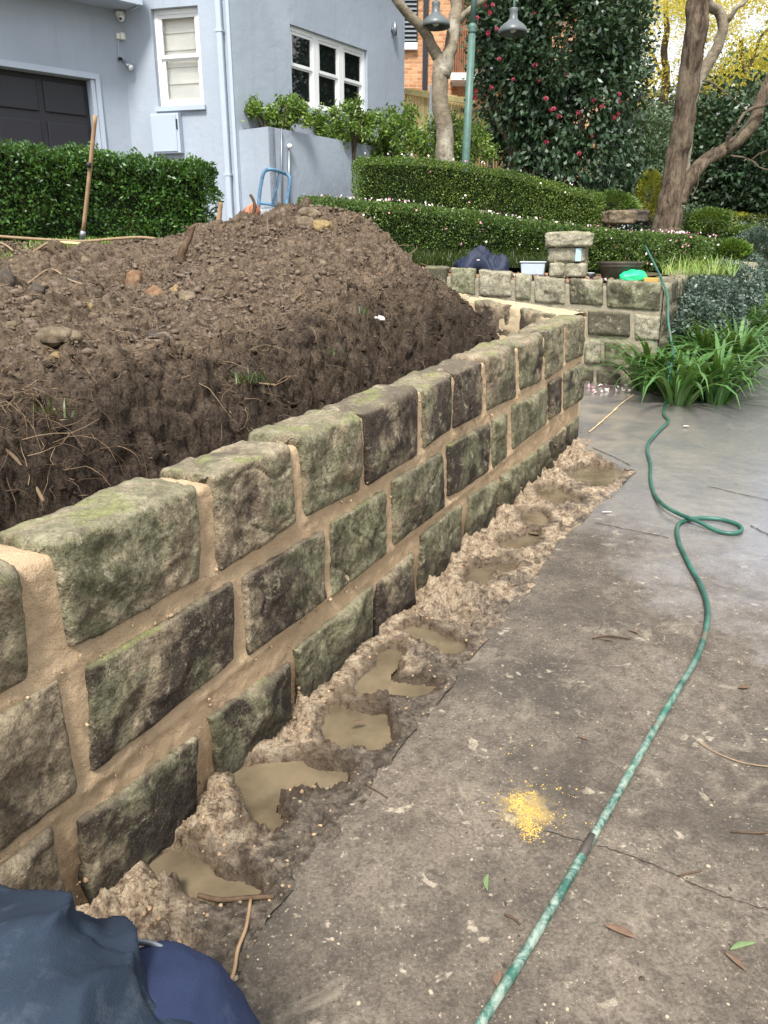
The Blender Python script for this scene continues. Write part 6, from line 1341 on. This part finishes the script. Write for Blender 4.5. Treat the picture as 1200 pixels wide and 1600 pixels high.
tag(MB().tube(spline(hp, 9), .0112, 12).build('garden_hose', MAT['hose'], None, True), 'green garden hose with a loop running down the driveway from the old wall', 'hose', None, 'thing')
# brown repaired section
a, b = ground(925, 1313), ground(908, 1344); o = MB().tube([a + np.array([0, 0, .013]), b + np.array([0, 0, .013])], .0124, 12).build('hose_joiner', MAT['bucket'], bpy.data.objects['garden_hose'], True)

# ---- litter on the drive
def sand_pile(cu, cv, su, sv, n, sz, seed):
    r_ = np.random.RandomState(seed); P = []
    for _ in range(n):
        f = r_.rand(); u = cu + r_.normal(0, su) + (6 if f > .5 else -2); v = cv + r_.normal(0, sv); P.append(ground(u, v, 0) + np.array([0, 0, .001]))
    return np.array(P)
P = np.concatenate([sand_pile(812, 1258, 13, 12, 1500, 0, 1), sand_pile(826, 1290, 10, 12, 900, 0, 5), sand_pile(848, 1244, 12, 6, 500, 0, 2), sand_pile(845, 1265, 36, 24, 650, 0, 3), sand_pile(800, 1170, 24, 10, 60, 0, 4)]); P = P[fbm(P, 26, 4, .7, 3) > -.12 + .1 * rs.rand(len(P))]
scatter('yellow_sand', P, rs.gamma(1.4, .0007, len(P)).clip(.0005, .0035), MAT['sand'], None, (1, 1, .6), 4, .6)
n = 900; U = rs.uniform(300, 1250, n); Vv = 640 + 1000 * rs.rand(n) ** .6; P = np.array([ground(u, v, 0) for u, v in zip(U, Vv)]); s_, d_ = sd_of(P[:, 0], P[:, 1]); ok = (-d_ > et(s_) + .02)
scatter('drive_grit', P[ok], rs.gamma(1.0, .0014, ok.sum()).clip(.0006, .007), simple('pale_grit', rgb(170, 156, 134), .9, .2, .2, 60), None, (1, 1, .5), 6, .6)
ok2 = ok & (rs.rand(n) < .35); scatter('drive_grit', P[ok2] + np.array([.01, .02, 0]), rs.gamma(1.8, .0012, ok2.sum()).clip(.0008, .006), MAT['rockdark'], None, (1, 1, .5), 7, .6)
def fallen_leaf(u, v, L, Wd, ang, mat, label, cat='leaf'):
    g = ground(u, v, 0) + np.array([0, 0, .006]); V, F = [], []
    n_ = 8
    for i in range(n_ + 1):
        q_ = i / n_; w_ = Wd * .5 * math.sin(math.pi * min(.98, q_ * .96 + .02)) ** .8; x = (q_ - .5) * L; z = .25 * L * (q_ - .5) ** 2 + .002; cz = .35 * w_; yb_ = .10 * L * math.sin(q_ * 3)
        V += [(x, yb_ - w_, z + cz), (x, yb_, z), (x, yb_ + w_, z + cz)]
    for i in range(n_):
        for j in range(2): k_ = i * 3 + j; F.append((k_, k_ + 1, k_ + 4, k_ + 3))
    o = mesh_np('fallen_leaf', V, F, MAT[mat], None, True); o.location = Vector([float(q_) for q_ in g]); o.rotation_euler = (rnd.uniform(-.2, .2), 0, R(ang)); tag(o, label, cat, None, 'thing'); sm = o.modifiers.new('thickness', 'SOLIDIFY'); sm.thickness = .0008; return o
MAT['greenleaf'] = simple('green_leaf', rgb(112, 132, 86), .5, .3, .2, 30)
for a_ in [(762, 1384, .055, .013, 80, 'greenleaf', 'slim pale green leaf on the drive below the yellow sand'), (968, 1462, .075, .022, -30, 'deadleaf', 'curled pinkish-brown leaf right of the hose near the bottom'), (1160, 1485, .07, .014, 15, 'greenleaf', 'grey-green leaf near the right edge at the bottom'), (1147, 1508, .055, .016, -60, 'deadleaf', 'pale folded leaf just below the grey-green one'), (1163, 1078, .045, .028, 10, 'deadleaf', 'small round pale leaf at the right edge, mid drive'), (910, 1157, .04, .012, -35, 'deadleaf', 'tiny dark brown leaf above the yellow sand'), (948, 1003, .06, .010, -20, 'deadleaf', 'thin twig-like leaf on the drive, upper group'), (990, 990, .05, .014, -50, 'deadleaf', 'pale leaf right of the thin twig-like one'), (779, 1534, .04, .018, 70, 'deadleaf', 'pale leaf touching the hose at the bottom'), (948, 803, .06, .022, 5, 'petal_pale', 'white petal on the drive beside the mud, far part'), (1072, 668, .05, .03, 0, 'petal_pale', 'white petal on the wet drive below the strap-leaved plants'), (610, 1102, .07, .016, -25, 'strap', 'dark green leaf lying in the mud'), (935, 712, .07, .018, 5, 'strap', 'dark green leaf on the sandy mud at the far end of the wall'), (558, 1133, .05, .018, 20, 'deadleaf', 'grey leaf floating in the second puddle')]: fallen_leaf(*a_)
def twig(pxs, rad, lb, mat='twig', lift=.008):
    P = [ground(u, v, 0) + np.array([0, 0, lift]) for u, v in pxs]; tag(MB().tube(spline(P, 5), rad, 6).build('twig', MAT[mat], None, True), lb, 'twig', None, 'thing')
twig([(310, 1405), (345, 1412), (385, 1409), (428, 1407)], .006, 'dark twig lying across the lower edge of the nearest puddle', lift=.012); twig([(392, 1412), (385, 1455), (372, 1490), (366, 1525), (352, 1560)], .0045, 'long thin brown twig running down from the nearest puddle', 'wood', .012)
twig([(925, 1000), (950, 996), (985, 1001)], .003, 'short dark twig on the drive right of the mud'); twig([(1090, 1162), (1120, 1180), (1160, 1195), (1205, 1202)], .0022, 'thin pale twig at the right edge of the drive', 'paleroot'); twig([(1142, 1303), (1180, 1305), (1215, 1304)], .0025, 'short dark twig at the right edge above the cracks')
twig([(788, 1432), (803, 1440), (812, 1448)], .003, 'tiny dark twig between the green leaf and the hose'); twig([(1060, 1372), (1078, 1368), (1095, 1364)], .0025, 'tiny dark twig right of the hose, lower part'); twig([(570, 1228), (590, 1240), (605, 1250)], .0018, 'hair-thin twig on the slab edge by the big puddle')

# ================================================================== PERSON kneeling at the wall
def skin_mesh(name, verts, edges, rad, mat, parent=None, root=0, sub=2, disp=None):
    m = bpy.data.meshes.new(name); m.from_pydata([tuple(v) for v in verts], edges, []); o = bpy.data.objects.new(name, m); COL.objects.link(o)
    o.modifiers.new('skin', 'SKIN').use_smooth_shade = True
    for i, rr_ in enumerate(rad):
        sv = m.skin_vertices[0].data[i]; sv.radius = (rr_, rr_) if not hasattr(rr_, '__len__') else rr_; sv.use_root = (i == root)
    sb = o.modifiers.new('sub', 'SUBSURF'); sb.levels = sub; sb.render_levels = sub
    dg = bpy.context.evaluated_depsgraph_get(); me = bpy.data.meshes.new_from_object(o.evaluated_get(dg)); bpy.data.objects.remove(o); me.name = name
    if disp is not None:
        V = np.empty(len(me.vertices) * 3, np.float32); me.vertices.foreach_get('co', V); V = V.reshape(-1, 3); Nn = np.empty_like(V).ravel(); me.vertices.foreach_get('normal', Nn); Nn = Nn.reshape(-1, 3)
        V = V + Nn * disp(V, Nn)[:, None]; me.vertices.foreach_set('co', V.astype(np.float32).ravel()); me.update()
    me.materials.clear(); me.materials.append(mat); me.polygons.foreach_set('use_smooth', np.ones(len(me.polygons), bool)); o = link(name, me, parent); return o
person = empty('person', (-.35, .7, 0.03), 'person in crumpled navy sweatshirt and blue trousers bent over beside the wall, seen from behind', 'person')
# skeleton: pelvis, spine, shoulders, head turned to the wall, arms reaching to it, legs kneeling
PEL = (-.26, .60, .44); SP1 = (-.40, .67, .50); CH = (-.60, .78, .50); NK = (-.80, .76, .52); HD = (-.90, .72, .50)
SV = [PEL, SP1, CH, NK, HD, (-.62, .58, .47), (-.72, .55, .26), (-.80, .62, .13), (-.60, .96, .46), (-.68, 1.02, .30), (-.74, 1.08, .22),
      (-.24, .50, .38), (-.42, .44, .15), (-.12, .40, .10), (-.24, .74, .38), (-.44, .82, .15), (-.14, .80, .10), (.02, .40, .06), (.0, .80, .06)]
SE = [(0, 1), (1, 2), (2, 3), (3, 4), (2, 5), (5, 6), (6, 7), (2, 8), (8, 9), (9, 10), (0, 11), (11, 12), (12, 13), (0, 14), (14, 15), (15, 16), (13, 17), (16, 18)]
SR = [.12, .11, .13, .055, .085, .055, .042, .028, .055, .042, .028, .085, .06, .045, .085, .06, .045, .035, .035]
skin_mesh('body', SV, SE, SR, MAT['skin'], person)
for sx, hnd in ((0, 7), (1, 10)):
    b = np.array(SV[hnd]); pv = [b, b + (-.04, .01, -.035)]; pe = [(0, 1)]; pr = [.026, .03]
    for j in range(4):
        f = b + np.array((-.06, (j - 1.5) * .02 + .01, -.05)); i0 = len(pv); pv += [f, f + (-.03, 0, -.02), f + (-.035, 0, -.045)]; pe += [(1, i0), (i0, i0 + 1), (i0 + 1, i0 + 2)]; pr += [.010, .009, .008]
    i0 = len(pv); pv += [b + (-.03, .045, -.03), b + (-.06, .06, -.05)]; pe += [(0, i0), (i0, i0 + 1)]; pr += [.011, .009]
    skin_mesh('hand', pv, pe, pr, MAT['skin'], person)
hv = IV2 * np.array([.10, .085, .10]) + np.array([-.915, .705, .525]); mesh_np('hair', hv, IF2, MAT['hair'], person, True)
def sdf_mesh(name, segs, lo, hi, res, k, mat, parent, disp):
    """one smooth closed surface round tapering limbs (surface nets over a distance field)"""
    ax = [np.arange(lo[i], hi[i], res) for i in range(3)]; G = np.stack(np.meshgrid(*ax, indexing='ij'), -1); acc = 0
    for a, b, ra, rb in segs:
        a, b = np.array(a), np.array(b); e = b - a; t = np.clip(((G - a) @ e) / (e @ e), 0, 1); d = np.linalg.norm(G - a - t[..., None] * e, axis=-1) - (ra + (rb - ra) * t); acc = acc + np.exp(-k * d)
    f = -np.log(acc) / k; near = np.abs(f) < .07; dd = np.zeros_like(f); dd[near] = disp(G[near]); f = f - dd
    s = f < 0; n = s.shape; cs = np.zeros((n[0] - 1, n[1] - 1, n[2] - 1), int); acc = np.zeros(cs.shape + (3,)); cnt = np.zeros(cs.shape)
    corners = [(i, j, l) for i in (0, 1) for j in (0, 1) for l in (0, 1)]; sl = lambda c: tuple(slice(c[i], n[i] - 1 + c[i]) for i in range(3))
    for c in corners:
        for q_ in range(3):
            if c[q_]: continue
            c2 = list(c); c2[q_] = 1; f0, f1 = f[sl(c)], f[sl(c2)]; x = (f0 < 0) != (f1 < 0); t = np.where(x, f0 / np.where(x, f0 - f1, 1), 0); off = np.array(c, float); pt = np.zeros(cs.shape + (3,)); pt[...] = off; pt[..., q_] += t
            acc += pt * x[..., None]; cnt += x
    act = cnt > 0; idx = -np.ones(cs.shape, int); idx[act] = np.arange(act.sum()); ijk = np.argwhere(act); V = (ijk + acc[act] / cnt[act][:, None]) * res + np.array(lo); F = []
    for q_ in range(3):
        o1, o2 = [(1, 2), (2, 0), (0, 1)][q_]; e = np.zeros(3, int); e[q_] = 1
        A = s[:n[0] - e[0], :n[1] - e[1], :n[2] - e[2]]; Bs = s[e[0]:, e[1]:, e[2]:]; for_ = np.argwhere(A != Bs)
        for_ = for_[(for_[:, o1] > 0) & (for_[:, o2] > 0) & (for_[:, o1] < n[o1] - 1) & (for_[:, o2] < n[o2] - 1)]
        u1 = np.zeros(3, int); u1[o1] = 1; u2 = np.zeros(3, int); u2[o2] = 1; q4 = np.stack([idx[tuple((for_ - d).T)] for d in (0 * u1, u1, u1 + u2, u2)], 1)
        fl = A[tuple(for_.T)]; q4[fl] = q4[fl][:, ::-1]; F.append(q4)
    F = np.concatenate(F); F = F[(F >= 0).all(1)]
    return mesh_np(name, V, F[:, ::-1], mat, parent, True)
def folds(P):
    w = .5 * fbm(P, 4, 3, .5, 3); d1 = np.array([.62, .25, -.74]); d2 = np.array([.85, -.35, .38])
    a = P @ d1 * 21 + w * 4.5; b = P @ d2 * 17 + w * 5; m1 = smooth(-.25, .35, fbm(P, 3.2, 2, .5, 8)); rg = lambda x: np.clip(1 - np.abs(np.sin(x)) * 1.1, 0, 1) ** 1.3
    return .034 * rg(a) * m1 + .028 * rg(b) * (1 - m1) + .011 * fbm(P, 6, 3, .5, 4) + .003 * fbm(P, 19, 3, .55, 14, True) - .012 - .008 * smooth(.06, 0, np.abs(fbm(P, 3.5, 2, .5, 19)))
sdf_mesh('sweatshirt', [((-.31, .70, .50), (-.46, .745, .55), .155, .185), ((-.46, .745, .55), (-.66, .79, .545), .185, .185), ((-.66, .79, .545), (-.80, .77, .52), .17, .09), ((-.64, .62, .50), (-.72, .55, .30), .085, .075), ((-.72, .55, .30), (-.78, .60, .16), .075, .055), ((-.62, .94, .50), (-.70, 1.02, .34), .085, .075), ((-.70, 1.02, .34), (-.74, 1.06, .24), .07, .055)],
         (-1.0, .38, .05), (-.05, 1.2, .85), .0065, 42, MAT['fleece'], person, folds).location = (-.035, 0, -.045)
def tf(P): return .004 * fbm(P, 24, 3, .5, 77, True) + .012 * np.clip(1 - np.abs(np.sin(P @ np.array([.3, .5, .9]) * 22 + 3 * fbm(P, 5, 2))), 0, 1) + .008 * fbm(P, 6, 3, .5, 9)
sdf_mesh('trousers', [((-.30, .80, .485), (-.27, .60, .46), .135, .14), ((-.30, .78, .46), (-.18, .74, .40), .13, .11), ((-.26, .56, .40), (-.42, .46, .14), .12, .085), ((-.42, .46, .12), (-.02, .42, .09), .075, .065), ((-.26, .80, .38), (-.42, .84, .14), .12, .085), ((-.42, .84, .12), (-.02, .82, .09), .075, .065)],
         (-.7, .2, -.1), (.2, 1.1, .75), .011, 40, MAT['trouser'], person, tf).location = (-.035, 0, -.035)
MB().tube(spline([(-.47, .90, .44), (-.43, .915, .52), (-.385, .905, .555), (-.335, .885, .568), (-.30, .85, .565)], 6), .0045, 8).build('shirt_hem', MAT['steel'], person, True)
for y_ in (.41, .80):
    skin_mesh('boot', [(.02, y_, .07), (.08, y_, .075), (.06, y_, .03), (.0, y_ + .0, -.005 + .04)], [(0, 1), (1, 2), (2, 3)], [.055, .05, .045, .035], MAT['bucket'], person)
